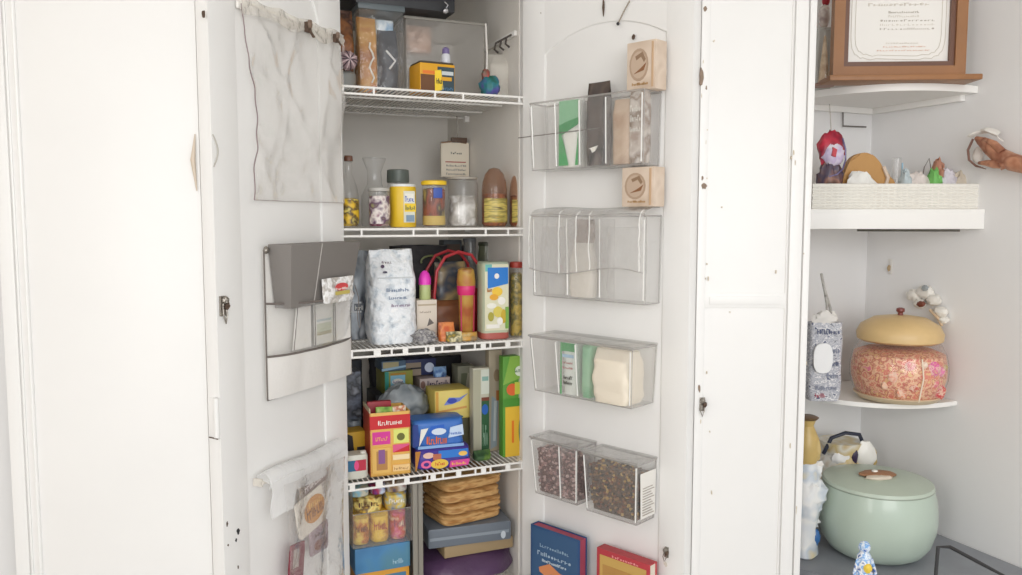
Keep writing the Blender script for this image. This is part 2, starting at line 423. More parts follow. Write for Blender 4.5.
for i, (a, b, w, h) in enumerate(((238, 531, .010, .014), (236, 540, .006, .008), (227, 524, .005, .012), (228, 545, .004, .005), (238, 567, .004, .008), (204, 14, .004, .014))): chip(door2, D2, a, b, w, h, seed=i, m=DARK if i < 2 else RUST, y=-.0012)
mb = MB(); x, z = hit(D2, 215, 422)
mb.tube([(-.003, .006, z - .035), (-.003, .006, z + .045)], .006, DOORW, 10); mb.box(-.002, .001, .002, .028, z - .035, z + .045, DOORW, .0008); mb.tube([(-.0035, .004, z - .038), (-.0035, .026, z - .036)], .0012, RUST, 5); mb.build('hinge', door2)
mb = MB(); z = hit(D4, 196, 160)[1]; mb.tube([(-.006, -.001, z - .06), (-.011, -.003, z), (-.006, -.001, z + .05)], [.001, .005, .001], M('cfc0ae', .5), 8); mb.build('worn_edge', door4)
for i, (a, b, w, h) in enumerate(((694, 78, .010, .05), (699, 88, .004, .012), (697, 186, .012, .02), (695, 178, .005, .014), (698, 9, .009, .014), (714, 41, .006, .005), (703, 62, .004, .012), (707, 130, .005, .004), (730, 312, .004, .004), (776, 272, .004, .010), (722, 207, .005, .004))):
    chip(door3, D3, a + (7 if a < 700 else 0), b, w * (1.1 if a < 700 else .6), h * .9, seed=i + 20, y=-.0032, m=None if i < 5 else M('d8cdbc', .6))
latch(door3, D3, 702, 404, .8); chip(door3, D3, 699, 388, .008, .022, seed=8, y=-.004)
for i in range(18):
    rnd = random.Random(i * 5 + 1)
    px = rnd.choice((rnd.uniform(788, 808), rnd.uniform(700, 712)))
    py = rnd.uniform(20, 560)
    chip(door3, D3, px, py, rnd.uniform(.0015, .004), rnd.uniform(.003, .014), seed=i + 50, y=-.0068 if px > 780 else -.0028, m=M('cfc3b0', .7), name='paint_chip')
latch(door1, D1, 667, 552, .62)
chip(door1, D1, 666, 564, .012, .014, seed=3, m=M('d6cfc4', .6)); chip(door1, D1, 541, 13, .003, .004, seed=4)
x, z = hit(D1, 619, 24); x2, z2 = hit(D1, 631, 1); mb = MB(); mb.tube([(x2, -.005, z2), ((x + x2) / 2, -.006, (z + z2) / 2), (x, -.004, z)], .0016, M('9c9184', .6), 6); mb.blob((x, -.004, z), .004, .004, .004, DARK); mb.build('bent_nail', door1)
x, z = hit(D1, 604, 8); mb = MB(); mb.tube([(x, -.002, z + .018), (x + .001, -.004, z), (x, -.002, z - .02)], [.002, .003, .001], RUST, 6); mb.build('nail_hole', door1)
x, z = hit(D1, 634, 37); mb = MB(); mb.blob((x, -.002, z), .004, .003, .006, RUST, .4); mb.build('screw', door1)

# ------------------------------------------------------------------ pantry wire shelves
def shelf_z(a, b): return (hit(P, *a)[1] + hit(P, *b)[1]) / 2
ZT = [shelf_z((345, 84), (519, 96)), shelf_z((345, 227), (519, 228)), shelf_z((349, 353), (519, 336)), shelf_z((351, 483), (519, 461))]
ZT.append(ZT[3] - .36)
WX0, WX1, WD = XL + .004, XR - .004, .47
SHLAB = ['top white wire shelf in the pantry, seen from below', 'second white wire shelf from the top, carrying the glass jars', 'third white wire shelf from the top, carrying the silver foil bag', 'fourth white wire shelf, carrying the red and yellow carton', 'lowest white wire shelf in the pantry, under the blue box']
for i, z in enumerate(ZT):
    t = thing('wire_shelf', SHLAB[i], 'shelf', P.m(0, 0, z), 'wire shelves in the pantry')
    mb = MB()
    for zz in (-.004, -.021): mb.tube([(WX0, .0, zz), (WX1, .0, zz)], .0031, WIRE, 8)
    n = (5, 6, 9, 9, 6)[i]
    for k in range(n + 1): x = WX0 + (WX1 - WX0) * (k + .35 * (k % 2)) / (n + .5); mb.box(x - .0022, x + .0022, -.003, .003, -.021, -.004, WIRE)
    if i in (2, 3):
        for k in range(0, n, 1):
            x = WX0 + (WX1 - WX0) * (k + .2) / n; mb.box(x, x + .014, -.002, .002, -.019, -.006, WIRE)
    mb.build('front_rail', t)
    mb = MB(); x = WX0 + .006
    while x < WX1: mb.tube([(x, .001, -.0020), (x, WD, -.0020)], .0018, WIRE, 5); x += .0135
    for y in (.16, .32, WD): mb.tube([(WX0, y, -.0055), (WX1, y, -.0055)], .0028, WIRE, 6)
    mb.build('wire_deck', t, kind='stuff')
    for y in (.02, WD - .02):
        for xx in (WX0 + .003, WX1 - .003): mb = MB(); mb.box(xx - .008, xx + .007, y - .008, y + .008, -.02, -.001, WIRE, .001); mb.build('wall_clip', t)
def PX(px0, px1, pt, d, z0):
    """pantry item: centre x, width, height for a front at depth d standing at height z0"""
    zt = hit(P, (px0 + px1) / 2, pt, d)[1]
    pm = pt + 20
    a = hit(P, px0, pm, d)[0]; b = hit(P, px1, pm, d)[0]
    return (a + b) / 2, b - a, zt - z0
def carton(name, label, cat, px0, px1, pt, d, z0, dep, side, front, rz=0, group=None, fr=None, bev=.0015, soft=False, top=None, seed=1):
    cx, w, h = PX(px0, px1, pt, d, z0)
    t = thing(name, label, cat, P.m(cx, d + dep / 2, z0, rz), group)
    mb = MB()
    if soft: mb.bag(w, dep, h, side, seed=seed, wr=.05, top=.93, crimp=.8, p=5)
    else: mb.box(-w / 2, w / 2, -dep / 2, dep / 2, 0, h, side, bev)
    mb.build('body', t)
    if front:
        mb = MB(); deco(mb, w, h, -dep / 2 - (.0022 if soft else 0), front, seed=seed); mb.build('printed_front', t)
    return z0 + h, cx, w
red, yel, blu, wht, org, pnk, grn = M('c8252c', .4), M('eec43a', .4), M('2a55b8', .4), M('efece4', .5), M('e07a2a', .4), M('e3408e', .4), M('4c9a3c', .4)
nav, tan, lbl, olv, blk, tea, pur = M('232f6e', .4), M('c59a62', .6), M('9cc7e2', .4), M('93963f', .45), M('1d1d22', .5), M('2d7f83', .4), M('4a3a9a', .4)

# ---- top shelf
z = ZT[0]
cx, w, h = PX(359, 404, 9, .10, z)
t = thing('clear_canister', 'tall clear plastic canister with grey lid holding two snack bags on top shelf', 'canister', P.m(cx, .10 + .07, z))
mb = MB(); mb.box(-w / 2, w / 2, -.07, .07, .001, h, CL('e6e6e4', .2, 1, bump=.5), .006); mb.build('body', t)
mb = MB(); mb.box(-w / 2 - .003, w / 2 + .003, -.074, .074, h - .004, h + .012, M('5b6468', .4), .004); mb.build('lid', t)
def bagthing(name, label, cat, mat4, w, d, h, m, seed=0, front=None, **k):
    t = thing(name, label, cat, mat4); mb = MB(); mb.bag(w, d, h, m, seed=seed, **k); mb.build('pouch', t)
    if front: mb = MB(); deco(mb, w, h, -d / 2 - .002, front, seed=seed); mb.build('printed_label', t)
    return t
bw = w * .44
t = bagthing('snack_bag', 'golden brown snack bag with white twist, inside clear canister on top shelf', 'bag', P.m(cx - w * .24, .10 + .06, z + .003), bw, .07, h * .93, PR(['a8672c', 'c98c3f', 'd9a55a', 'b5522f'], 14), 3, top=.6)
mb = MB(); mb.tube([(.006 + .006 * math.sin(k * 1.5), -.037 - .001 * (k % 2), h * (.12 + .06 * k)) for k in range(9)], .0026, M('f4efe4', .3), 6); mb.build('twist_ribbon', t)
t = bagthing('snack_bag', 'charcoal snack bag with white chevron inside clear canister on top shelf', 'bag', P.m(cx + w * .24, .10 + .06, z + .003), bw, .07, h * .8, PR(['2e3138', '4a4f58', '3a3e46'], 20), 6, top=.7)
mb = MB(); mb.tube([(-.012, -.038, h * .52), (.012, -.040, h * .40), (-.004, -.040, h * .30)], .003, M('e9e9e9', .3), 6); mb.build('printed_chevron', t)
t = bagthing('foil_packet', 'pale blue foil packet on top of charcoal bag in clear canister', 'packet', P.m(cx + w * .2, .10 + .08, z + h * .80), bw, .05, h * .17, PR(['b8cfe0', 'e8f2f8', '7fb0d8'], 30, .2), 9, top=.8)
cx, w, h = PX(338, 358, 4, .08, z)
t = bagthing('snack_bag', 'brown cellophane snack bag beside clear canister at left end of top shelf', 'bag', P.m(cx, .15, z + .05), w, .08, h - .05, PR(['6b4632', '93603c', '4a3a34', 'a0776a'], 22, .2), 12, top=.5)
cx2, w2, h2 = PX(338, 356, 66, .06, z)
t = thing('snack_tub', 'grey tub under the brown snack bag at left end of top shelf', 'tub', P.m(cx2, .13, z)); mb = MB(); mb.lathe([(.03, 0), (.036, .003), (.038, .045), (.034, .05)], M('8d8f8c', .4), sx=1, sy=1); mb.build('tub_body', t)
t = thing('twine_ball', 'pink and grey striped ball in front of brown snack bag on top shelf', 'ball', P.m(*[hit(P, 349, 58, .04)[0], .055], hit(P, 349, 66, .04)[1] - .008))
mb = MB(); rb = .024; mb.blob((0, .0, rb), rb, rb, rb * .95, M('a58b90', .6))
for k in range(7): mb.tube([(rb * 1.02 * math.sin(a) * math.cos(k * .45), rb * 1.02 * math.cos(a), rb + rb * .97 * math.sin(a) * math.sin(k * .45)) for a in [2 * math.pi * j / 20 for j in range(20)]], .0016, (M('55474e', .6), M('d9c3c6', .6))[k % 2], 5, closed=True)
mb.build('ball', t)
# large clear storage box
cx, w, h = PX(405, 486, 20, .14, z)
t = thing('storage_box', 'large clear plastic storage box with grey rim at right of top shelf', 'box', P.m(cx, .14 + .14, z))
mb = MB(); mb.box(-w / 2, w / 2, -.14, .14, .001, h, CL('dcd6cc', .5, .8, bump=.3), .012, taper=.003); mb.build('body', t)
mb = MB(); mb.tube([(x, y, h - .002) for x, y in ((-w / 2, -.14), (w / 2, -.14), (w / 2, .14), (-w / 2, .14))], .004, M('8e8a82', .3), 8, closed=True); mb.build('rim', t)
mb = MB(); mb.tube([(w / 2 - .002, -.143, .01), (w / 2 + .002, -.143, h * .6), (w / 2 - .002, -.143, h)], .003, M('dedbd4', .2), 8); mb.build('corner_ridge', t)
bagthing('copper_packet', 'copper foil packet in upper corner of large clear storage box', 'packet', P.m(hit(P, 418, 40, .2)[0], .2, z + h * .60), .07, .05, h * .36, PR(['8d5a3c', 'd9b7a4', 'a06a48'], 30, .25), 4, top=.7)
cxb, wb, _ = PX(352, 452, 10, .10, z)
zt1 = hit(P, 400, 12, .10)[1] + .012
t = thing('baking_tray', 'black tray lying across the clear boxes above the top shelf', 'tray', P.m(cxb + .01, .10 + .16, max(zt1, z + h + .004)))
mb = MB(); mb.box(-wb / 2, wb / 2, -.16, .16, 0, .055, DARK, .006, taper=-.0); mb.build('tray_body', t)
mb = MB(); mb.tube([(-wb / 2 - .002, -.162, .05), (wb / 2 + .002, -.162, .05), (wb / 2 + .002, .162, .05), (-wb / 2 - .002, .162, .05)], .004, M('3a3b40', .3), 8, closed=True); mb.build('rim', t)
xk, zk = hit(P, 447, 8, .08)
t = thing('metal_clip', 'small silver clip on the corner of black tray above top shelf', 'clip', P.m(xk, .092, zk - .012)); mb = MB(); mb.blob((0, 0, .008), .008, .006, .008, M('c8c8cc', .15, metal=1), .2); mb.tube([(0, -.002, .012), (.005, -.004, .022), (-.003, -.002, .03)], .002, M('c8c8cc', .2, metal=1)); mb.build('clip_body', t)
# small yellow crate-like carton with a shaker on it
yo = M('dba01e', .45)
cx, w, h = PX(419, 455, 60, .025, z)
t = thing('tea_carton', 'yellow and dark blue small carton at front of top shelf', 'carton', P.m(cx, .025 + .045, z, R(4)))
mb = MB(); mb.box(-w / 2, w / 2, -.04, .04, .001, h * .9, yo, .002); mb.build('body', t)
mb = MB(); deco(mb, w, h * .9, -.04, [('r', .02, .05, .42, .6, M('6c4424', .5)), ('r', .08, .62, .45, .74, org), ('r', .5, 0, .98, .9, M('31464f', .4)), ('p', [(.42, .02), (.66, .1), (.6, .8), (.42, .75)], M('f2cf32', .4)), ('r', .62, .62, .95, .75, M('c9cfd0', .4)), ('r', .6, .42, .9, .55, yo), ('w', .46, .3, .62, .2, DARK, 4), ('w', .62, .08, .95, .16, M('4f7ca0', .4), 5)], seed=4); mb.build('printed_front', t)
mb = MB(); mb.box(-w / 2 + .002, w / 2 - .002, -.038, .038, h * .9, h * .97, M('4a4030', .5), .003); mb.build('lid', t)
xs = hit(P, 447, 50, .05)[0]
t = thing('spice_shaker', 'small clear and purple shaker standing on yellow carton, top shelf', 'shaker', P.m(xs, .06, z + h * .97))
mb = MB(); mb.lathe([(.010, 0), (.012, .004), (.012, .022), (.008, .028)], M('d5d6dc', .2)); mb.build('body', t)
mb = MB(); mb.lathe([(.009, .026), (.010, .03), (.009, .04), (.004, .044)], M('6d5f8e', .3)); mb.build('cap', t)
# grey paper bag and the teal bundle at the right end, side-wall hooks
xg, _ = hit(P, 498, 80, .10)
t = thing('fabric_bundle', 'teal, green and red rolled cloth bundle at right end of top shelf', 'bundle', P.m(hit(P, 494, 80, .05)[0], .08, z))
mb = MB(); mb.blob((0, 0, .03), .026, .025, .032, PR(['1f5b46', '2f7d86', '5a4fa0', '2c6a4a'], 22, .5), .3, 20, 2, flat=0); mb.build('lower_roll', t)
mb = MB(); mb.blob((-.012, 0, .062), .012, .012, .016, PR(['2b6b5a', 'b0403a', '2b6b5a'], 30), .3, 20, 5); mb.build('upper_roll', t)
t = thing('paper_bag', 'pale grey folded paper bag behind teal bundle on top shelf', 'bag', P.m(hit(P, 507, 70, .12)[0], .17, z, R(-30)))
mb = MB(); mb.bag(.075, .08, hit(P, 505, 52, .13)[1] - z, M('cfcac0', .8, bump=.3, bscale=40), 5, top=.75, crimp=.2); mb.build('bag_body', t)
y0 = .30
t = thing('hook_rail', 'white hook rail with dark hooks on the pantry side wall', 'rail', P.m(XR - .001, .13, hit(P, 505, 40, .1)[1] + .005))
mb = MB(); mb.box(-.008, 0, -.07, .22, 0, .014, WIRE, .002); rb_ = mb.build('rail_bar', t)
for k in range(3): mb = MB(); mb.tube([(-.008, -.05 + .04 * k, .006), (-.022, -.05 + .04 * k, -.002), (-.026, -.05 + .04 * k, -.02), (-.014, -.05 + .04 * k, -.028)], .003, M('4a4440', .5), 7); mb.build('hook', rb_)

# ---- second shelf: jars
z = ZT[1]
def jar(name, label, px0, px1, pt, d, lid=None, lidh=.015, glass=GLASS, fill=None, fillh=.6, lab=None, labz=(.1, .6), neck=.8, labm=None, group='glass jars on the second shelf', cat='jar', kind='jar', seg=28, z0=None, sh=.86, cork=None):
    zz = z if z0 is None else z0
    cx, w, h = PX(px0, px1, pt, d, zz); r = w / 2
    t = thing(name, label, cat, P.m(cx, d + r, zz), group)
    H = h - (lidh if lid else 0)
    if kind == 'jar': prof = [(r * .9, .001), (r, .006), (r, H * sh), (r * neck, H * .96), (r * neck, H)]
    elif kind == 'bottle': prof = [(r * .9, .001), (r, .006), (r, H * .5), (r * .82, H * .62), (r * .36, H * .80), (r * .34, H * .97), (r * .42, H)]
    elif kind == 'carafe': prof = [(r * .95, .001), (r, .008), (r * .98, H * .45), (r * .55, H * .62), (r * .5, H * .8), (r * .85, H * .98), (r * .85, H)]
    else: prof = [(r * .85, .001), (r, .01), (r, H * .62), (r * .93, H * .76), (r * .74, H * .89), (r * .4, H * .98), (r * .05, H)]
    mb = MB(); mb.lathe(prof, glass, seg); mb.build('glass_body', t)
    if fill: mb = MB(); mb.lathe([(r * .85, .004), (r * .94, .01), (r * .94, H * fillh), (r * .6, H * fillh + .003), (.0005, H * fillh + .004)], fill, seg); mb.build('filling', t, kind='stuff')
    if lid: mb = MB(); rl = r * neck * 1.08; mb.lathe([(rl, H - .002), (rl * 1.03, H + .002), (rl, H + lidh - .002), (rl * .85, H + lidh)], lid, seg); mb.build('lid', t)
    if labm:
        mb = MB()
        a, b = labz
        n = 16
        pts = [(-math.pi / 2 + 1.25 * (2 * i / n - 1)) for i in range(n + 1)]
        for i in range(n):
            q = [((r + .0012) * math.cos(pts[i + k]), (r + .0012) * math.sin(pts[i + k])) for k in (0, 1)]
            mb.quad([(*q[0], H * a), (*q[1], H * a), (*q[1], H * b), (*q[0], H * b)], labm)
        mb.build('paper_label', t)
    return t, cx, w, h
jar('glass_bottle', 'slim glass bottle with brown cap and yellow label, leftmost on the jar shelf', 341, 360, 155, .05, M('6a4636', .4), .012, fill=PR(['d8b23c', 'c9a73a', '5a4a30'], 40), fillh=.42, kind='bottle', neck=.42, labm=PR(['f0cf3c', 'e3b92e', '4c3a2a', 'f0dc70'], 45), labz=(.06, .42))
jar('glass_carafe', 'tall clear glass carafe with flared mouth behind purple labelled jar', 364, 391, 157, .16, kind='carafe', glass=CL('c9d2d0', .22, 1))
jar('jam_jar', 'jar with purple and white label standing before the glass carafe', 371, 392, 187, .035, M('b9b6b0', .4), .008, fill=PR(['6e2742', '84405a', 'c9bfae'], 40), fillh=.7, labm=PR(['7a2c54', 'e6ddd6', '5c3558', '9c9a6a'], 34), labz=(.1, .85), neck=.93)
jar('storage_jar', 'tall jar with domed grey green lid behind yellow oval can', 390, 412, 169, .22, M('68706a', .4), .035, fill=PR(['b8b9b0', 'd5d4cb'], 30), neck=.9)
cx, w, h = PX(393, 419, 186, .05, z)
t = thing('drink_mix_can', 'yellow oval can with white and blue label on the jar shelf', 'can', P.m(cx, .05 + .03, z))
mb = MB(); mb.lathe([(w / 2 * .96, .001), (w / 2, .004), (w / 2, h - .006), (w / 2 * .95, h)], M('e6bf2e', .35), sx=1, sy=.85); mb.build('body', t)
mb = MB(); deco(mb, w * .62, h, -w / 2 * .88, [('r', .2, .12, .9, .88, M('d9d9c8', .4)), ('r', .3, .6, .85, .82, M('e9e6da', .4)), ('r', .25, .38, .95, .58, M('f1cd28', .4)), ('w', .3, .62, .85, .14, blu, 5), ('w', .3, .42, .9, .12, M('3c5c4a', .4), 5), ('r', .35, .14, .85, .3, M('7d95ac', .4))], x0=-w * .22, seed=7); mb.build('printed_front', t)
mb = MB(); mb.lathe([(w / 2 * .97, h - .001), (w / 2 * .98, h + .005), (w / 2 * .8, h + .007)], M('dfe2e2', .3), sx=1, sy=.85); mb.build('lid', t)
t, cx, w, h = jar('layered_jar', 'tall straight glass jar with yellow lid, red and yellow filling', 426, 449, 180, .04, M('eec62e', .4), .010, neck=.98, sh=.97, fill=PR(['5c3b34', '9c5a48', '58504a', 'c9b46a'], 30, stretch=(1, 1, .5)), fillh=.88)
mb = MB(); r = w / 2 * .955; mb.lathe([(r, .006), (r, .03), (r * .4, .032)], M('cdb268', .7)); mb.build('bottom_layer', t)
mb = MB(); mb.box(-.012, .012, -r - .006, -r - .001, h * .62, h * .84, M('3a55a8', .4), .001); mb.build('blue_tag', t)
t, cx, w, h = jar('sugar_jar', 'wide clear glass jar with white and silver packet inside', 452, 483, 178, .05, neck=.92, glass=CL('d5d2cb', .16, 1))
mb = MB(); mb.bag(w * .78, w * .7, h * .62, PR(['f4f2ee', 'd0ccc6', 'a8a29a', 'ffffff'], 26, .25), 8, top=.7, z0=.004); mb.build('white_packet', t)
mb = MB(); mb.lathe([(w * .47, h - .002), (w * .48, h + .003), (w * .3, h + .005)], M('a8a196', .3)); mb.build('lid', t)
for (a, b, pt, lab) in ((487, 511, 167, 'rounded amber glass bottle with yellow label at right of jar shelf'), (515, 537, 170, 'amber glass bottle partly hidden by the right door, jar shelf')):
    jar('amber_bottle', lab, a, b, pt, .05, kind='dome', glass=CL('b07850', .22, 1, tint='e8cbb4'), fill=PR(['a06a44', 'c08a54', '7c5238', 'd8ac68'], 26), fillh=.55, labm=PR(['c9a83a', '8d8248', 'd8c46a', '4c4436'], 50, stretch=(.3, .3, 2)), labz=(.08, .48))
# calendar card hanging from the back of the top wire shelf
dc = .43; xq0, zq1 = hit(P, 441, 142, dc); xq2, _ = hit(P, 469, 150, dc); zq = hit(P, 454, 177, dc)[1]; w = xq2 - xq0; h = zq1 - zq
t = thing('wall_calendar', 'small cream calendar card hanging above the jars under the top shelf', 'calendar', P.m((xq0 + xq2) / 2, dc, zq))
mb = MB(); mb.box(-w / 2, w / 2, 0, .008, 0, h, M('e9dfcc', .7), .001); mb.build('card', t)
mb = MB(); deco(mb, w, h, 0, [('w', .35, .66, .75, .07, DARK, 4), ('r', .15, .42, .88, .45, M('b0584a', .6)), ('w', .18, .3, .9, .06, M('8d8a86', .6), 12), ('w', .18, .18, .9, .06, M('8d8a86', .6), 12), ('w', .18, .06, .9, .06, M('8d8a86', .6), 12)], seed=3); mb.build('printing', t)
mb = MB(); mb.box(-w * .15, w * .42, -.006, .006, h, h + .016, M('5e4a3c', .5), .003); mb.tube([(-w * .5, 0, h * .98), (0, -.004, h + .004), (w * .4, 0, h * .99)], .0024, M('8d7058', .5)); mb.build('clip', t)
mb = MB(); mb.tube([(.01, 0, h + .014), (.010, .0, h + .03), (.006, .0, ZT[0] - zq - .004)], .0014, STEEL); mb.build('hanging_wire', t)

# ---- third shelf
z = ZT[2]
cx, w, h = PX(371, 418, 250, .04, z)
t = thing('foil_bag', 'large crinkled silver white foil bag on the third shelf', 'bag', P.m(cx, .04 + .05, z, R(2)))
foil = PR(['b5c0cc', 'dfe6ec', 'f4f7fa', 'eef2f6', 'ffffff'], 46, .28, bump=1.0, detail=5)
mb = MB(); mb.bag(w, .10, h, foil, 3, wr=.07, top=.72, crimp=.3, p=4, topw=.9, nv=30, seg=60); mb.build('pouch', t)
mb = MB(); deco(mb, w, h, -.052, [('r', .12, .70, .88, .715, M('c9cdd0', .3)), ('w', .2, .86, .42, .03, M('503a4a', .4), 4), ('e', .22, .83, .04, .02, M('4a3550', .4)), ('e', .27, .77, .05, .012, M('3e3a52', .4)), ('w', .3, .56, .8, .04, M('7d8fa8', .4), 7), ('w', .35, .48, .75, .035, M('7d8fa8', .4), 6), ('w', .4, .4, .82, .03, M('9a8aa0', .4), 7)], seed=5); mb.build('printed_front', t)
cx, w, h = PX(350, 370, 250, .06, z)
t = thing('foil_bag', 'narrow silver bag standing in for the dark side of large foil bag', 'bag', P.m(cx + .018, .205, z)); mb = MB(); mb.bag(w + .035, .09, h * .97, PR(['5c646c', 'b8c0c8', '4a4f58', 'd8dde2'], 18, .25, bump=.6, stretch=(1, 1, .4)), 7, wr=.06, top=.8, p=4); mb.build('pouch', t)  # second bag standing in for the large foil bag's side gusset
mb = MB(); deco(mb, w, h, -.049, [('r', .0, .3, .6, .42, M('c9ccd0', .4)), ('r', .22, .32, .72, .40, M('6a6f78', .4)), ('w', .28, .33, .7, .05, wht, 3)]); mb.build('printed_front', t)
cx, w, h = PX(396, 452, 246, .26, z)
t = thing('black_bag', 'rounded black bag with handle behind the foil bag, third shelf', 'bag', P.m(cx, .325, z)); mb = MB(); mb.bag(w, .12, h, M('2e2c30', .55, bump=.4, bscale=30, var=.3), 5, wr=.08, top=.6, crimp=.4); mb.build('bag_body', t)
mb = MB(); mb.tube([(.02 + .03 * math.cos(a), -.066, h * .82 + .016 * math.sin(a)) for a in [math.pi * k / 10 for k in range(-1, 12)]], .003, M('7c8458', .4)); mb.build('handle', t)
# pink-topped bottle and its white box
cx, w, h = PX(414, 434, 302, .08, z)
ht, _, _ = carton('salt_box', 'cream box with small dark arrow below the pink-capped bottle', 'box', 417, 437, 300, .075, z, .05, M('ddd2c4', .6), [('p', [(.5, .35), (.85, .42), (.62, .55)], M('6c6460', .5)), ('r', .05, .86, .95, .9, M('b8a890', .5)), ('w', .15, .68, .7, .05, M('a09080', .5), 6)], seed=3)
cx, w, h = PX(420, 433, 271, .08, ht)
t = thing('glue_bottle', 'small bottle with bright magenta cap and green label standing on cream box', 'bottle', P.m(cx, .095, ht))
mb = MB(); mb.lathe([(.014, 0), (.0155, .003), (.0155, h * .5), (.012, h * .58)], M('b8c486', .4)); mb.build('body', t)
mb = MB(); mb.lathe([(.0165, h * .52), (.0165, h * .72), (.012, h * .9), (.005, h * 1.0), (.0005, h * 1.01)], M('e83fc0', .35)); mb.build('cap', t)
xx, _ = hit(P, 424, 340, .035)
t = thing('knitted_cloth', 'crumpled grey knitted cloth at front edge of third shelf', 'cloth', P.m(xx, .035, z)); mb = MB(); mb.blob((0, .0, .014), .032, .026, .022, PR(['4a4a4c', 'b5b2b0', '77757a', 'd0cdc9'], 60, .8, bump=.8), .4, 40, 3, flat=0); mb.build('cloth_body', t)
# red framed basket with handle
cx, w, h = PX(437, 484, 252, .09, z); cm = M('b03038', .35)
t = thing('red_basket', 'red arched plastic caddy holding packets on the third shelf', 'basket', P.m(cx, .155, z))
mb = MB()
arc = [(-w / 2, 0, 0), (-w / 2 - .002, 0, h * .5), (-w / 2 + .006, 0, h * .78), (-w * .28, 0, h * .94), (0, 0, h), (w * .28, 0, h * .96), (w / 2 - .008, 0, h * .84), (w / 2 - .002, 0, h * .6), (w / 2, 0, 0)]
mb.tube([(x, -.045, q) for x, y, q in arc], .0045, cm, 8); mb.tube([(x, .045, q) for x, y, q in arc], .0045, cm, 8); mb.build('arched_frame', t)
mb = MB(); mb.box(-w / 2, w / 2, -.045, .045, .001, .004, M('8f2a30', .5)); mb.box(-w / 2 - .002, -w / 2 + .002, -.045, .045, 0, h * .55, cm, .001); mb.box(w / 2 - .002, w / 2 + .002, -.045, .045, 0, h * .55, cm, .001); mb.box(-w / 2, w / 2, .042, .045, 0, h * .7, M('5c2a28', .5)); mb.build('bin_body', t)
t = bagthing('snack_packet', 'tan and dark blue packet inside the red arched caddy', 'packet', P.m(cx - .006, .165, z + h * .42, R(6)), w * .7, .04, h * .45, PR(['8c7a60', '3e4652', 'a08a60', '5a5a50'], 12, .3), 4, top=.8)
t = bagthing('bread_roll_bag', 'brown paper packet lying low in the red arched caddy', 'packet', P.m(cx - .01, .16, z + .006), w * .8, .05, h * .42, PR(['6a3a28', '8c5a38', '3c2a28'], 12), 8, top=.8)
xx, _ = hit(P, 468, 300, .05)
t = thing('sauce_bottle', 'brown orange bottle with bright pink band, before the red caddy', 'bottle', P.m(xx, .065, z)); hb = hit(P, 467, 268, .05)[1] - z
mb = MB(); mb.lathe([(.015, 0), (.018, .004), (.021, hb * .62), (.026, hb * .8), (.022, hb * .97), (.014, hb)], PR(['a85a30', 'b8803c', 'c09a48', '8c4038'], 18)); mb.build('body', t)
mb = MB(); mb.lathe([(.0225, hb * .62), (.0245, hb * .66), (.0255, hb * .74), (.0240, hb * .76)], M('d82a72', .35)); mb.build('pink_band', t)
mb = MB(); mb.tube([(-.0175, -.010, .01), (-.019, -.012, hb * .62)], .0022, M('c03860', .4)); mb.tube([(.0175, -.010, .01), (.019, -.012, hb * .62)], .0022, M('b03048', .4)); mb.build('side_stripe', t)
for i, (px, dd, hx, cols, nm, lab) in enumerate(((447, .03, .05, ['c8582c', 'e08a4a', '9c3c24'], 'orange_packet', 'orange rounded packet leaning low beside red caddy leg'), (455, .012, .026, ['d9b23c', '6a6a48', 'e8dcae', '3a4438'], 'yellow_sachet', 'yellow patterned sachet lying at front edge of third shelf'), (470, .012, .022, ['d8c89c', 'c9963c', '8a7c68'], 'cream_sachet', 'cream sachet lying below the pink banded bottle'))):
    xx, _ = hit(P, px, 335, dd + .01); t = bagthing(nm, lab, 'packet', P.m(xx, dd + .02, z), .045, .03, hx, PR(cols, 40, .4), i + 2, top=.5, crimp=.3, wr=.12)
# oval canister with blue label
cx, w, h = PX(484, 511, 262, .014, z)
t = thing('cereal_canister', 'tall canister with blue label, yellow flowers and dull red base', 'canister', P.m(cx, .014 + .035, z, R(-4)))
mb = MB(); mb.lathe([(.9, .016), (1, .018), (1, h - .008), (.95, h - .002)], M('b9c0a6', .4), 36, sx=w / 2, sy=.034, p=4.5); mb.build('body', t)
mb = MB(); mb.lathe([(.95, 0), (1.04, .003), (1.03, .018), (.9, .020)], M('b05a50', .45), 36, sx=w / 2, sy=.034, p=3.5); mb.build('base', t)
mb = MB(); mb.lathe([(.98, h - .006), (1.0, h - .002), (.9, h)], M('a9b4a0', .4), 36, sx=w / 2, sy=.034, p=4.5); mb.build('lid', t)
mb = MB(); deco(mb, w * .86, h, -.0345, [('r', .0, .12, 1, .97, M('dcd9bc', .4)), ('r', .02, .88, .3, .97, M('6fb8b0', .4)), ('p', [(.12, .66), (.98, .72), (.98, .93), (.12, .93)], M('1f78cc', .4)), ('e', .5, .82, .1, .035, wht), ('e', .52, .62, .22, .06, yel), ('e', .38, .55, .18, .04, M('e3a52c', .4)), ('e', .7, .5, .16, .05, wht), ('e', .28, .44, .2, .035, M('eceadf', .5)), ('e', .55, .36, .2, .07, M('d8c75a', .4)), ('e', .25, .3, .12, .06, M('a9a03a', .4)), ('e', .78, .3, .12, .09, M('c9a930', .4)), ('e', .62, .24, .12, .05, wht), ('r', .86, .14, .99, .42, M('7aa84a', .4)), ('r', .05, .15, .6, .2, wht), ('w', .1, .62, .3, .05, M('c07a30', .4), 3)], seed=2); mb.build('printed_front', t)
jar('pasta_jar', 'slim red rimmed jar of yellow pasta beside the right door, third shelf', 513, 525, 262, .03, M('a83c30', .4), .014, glass=CL('b89a70', .2, 1), fill=PR(['a08a30', 'c9ac48', '5c5a2c', 'd8bc60'], 36), fillh=.9, neck=.95, group=None, z0=z)
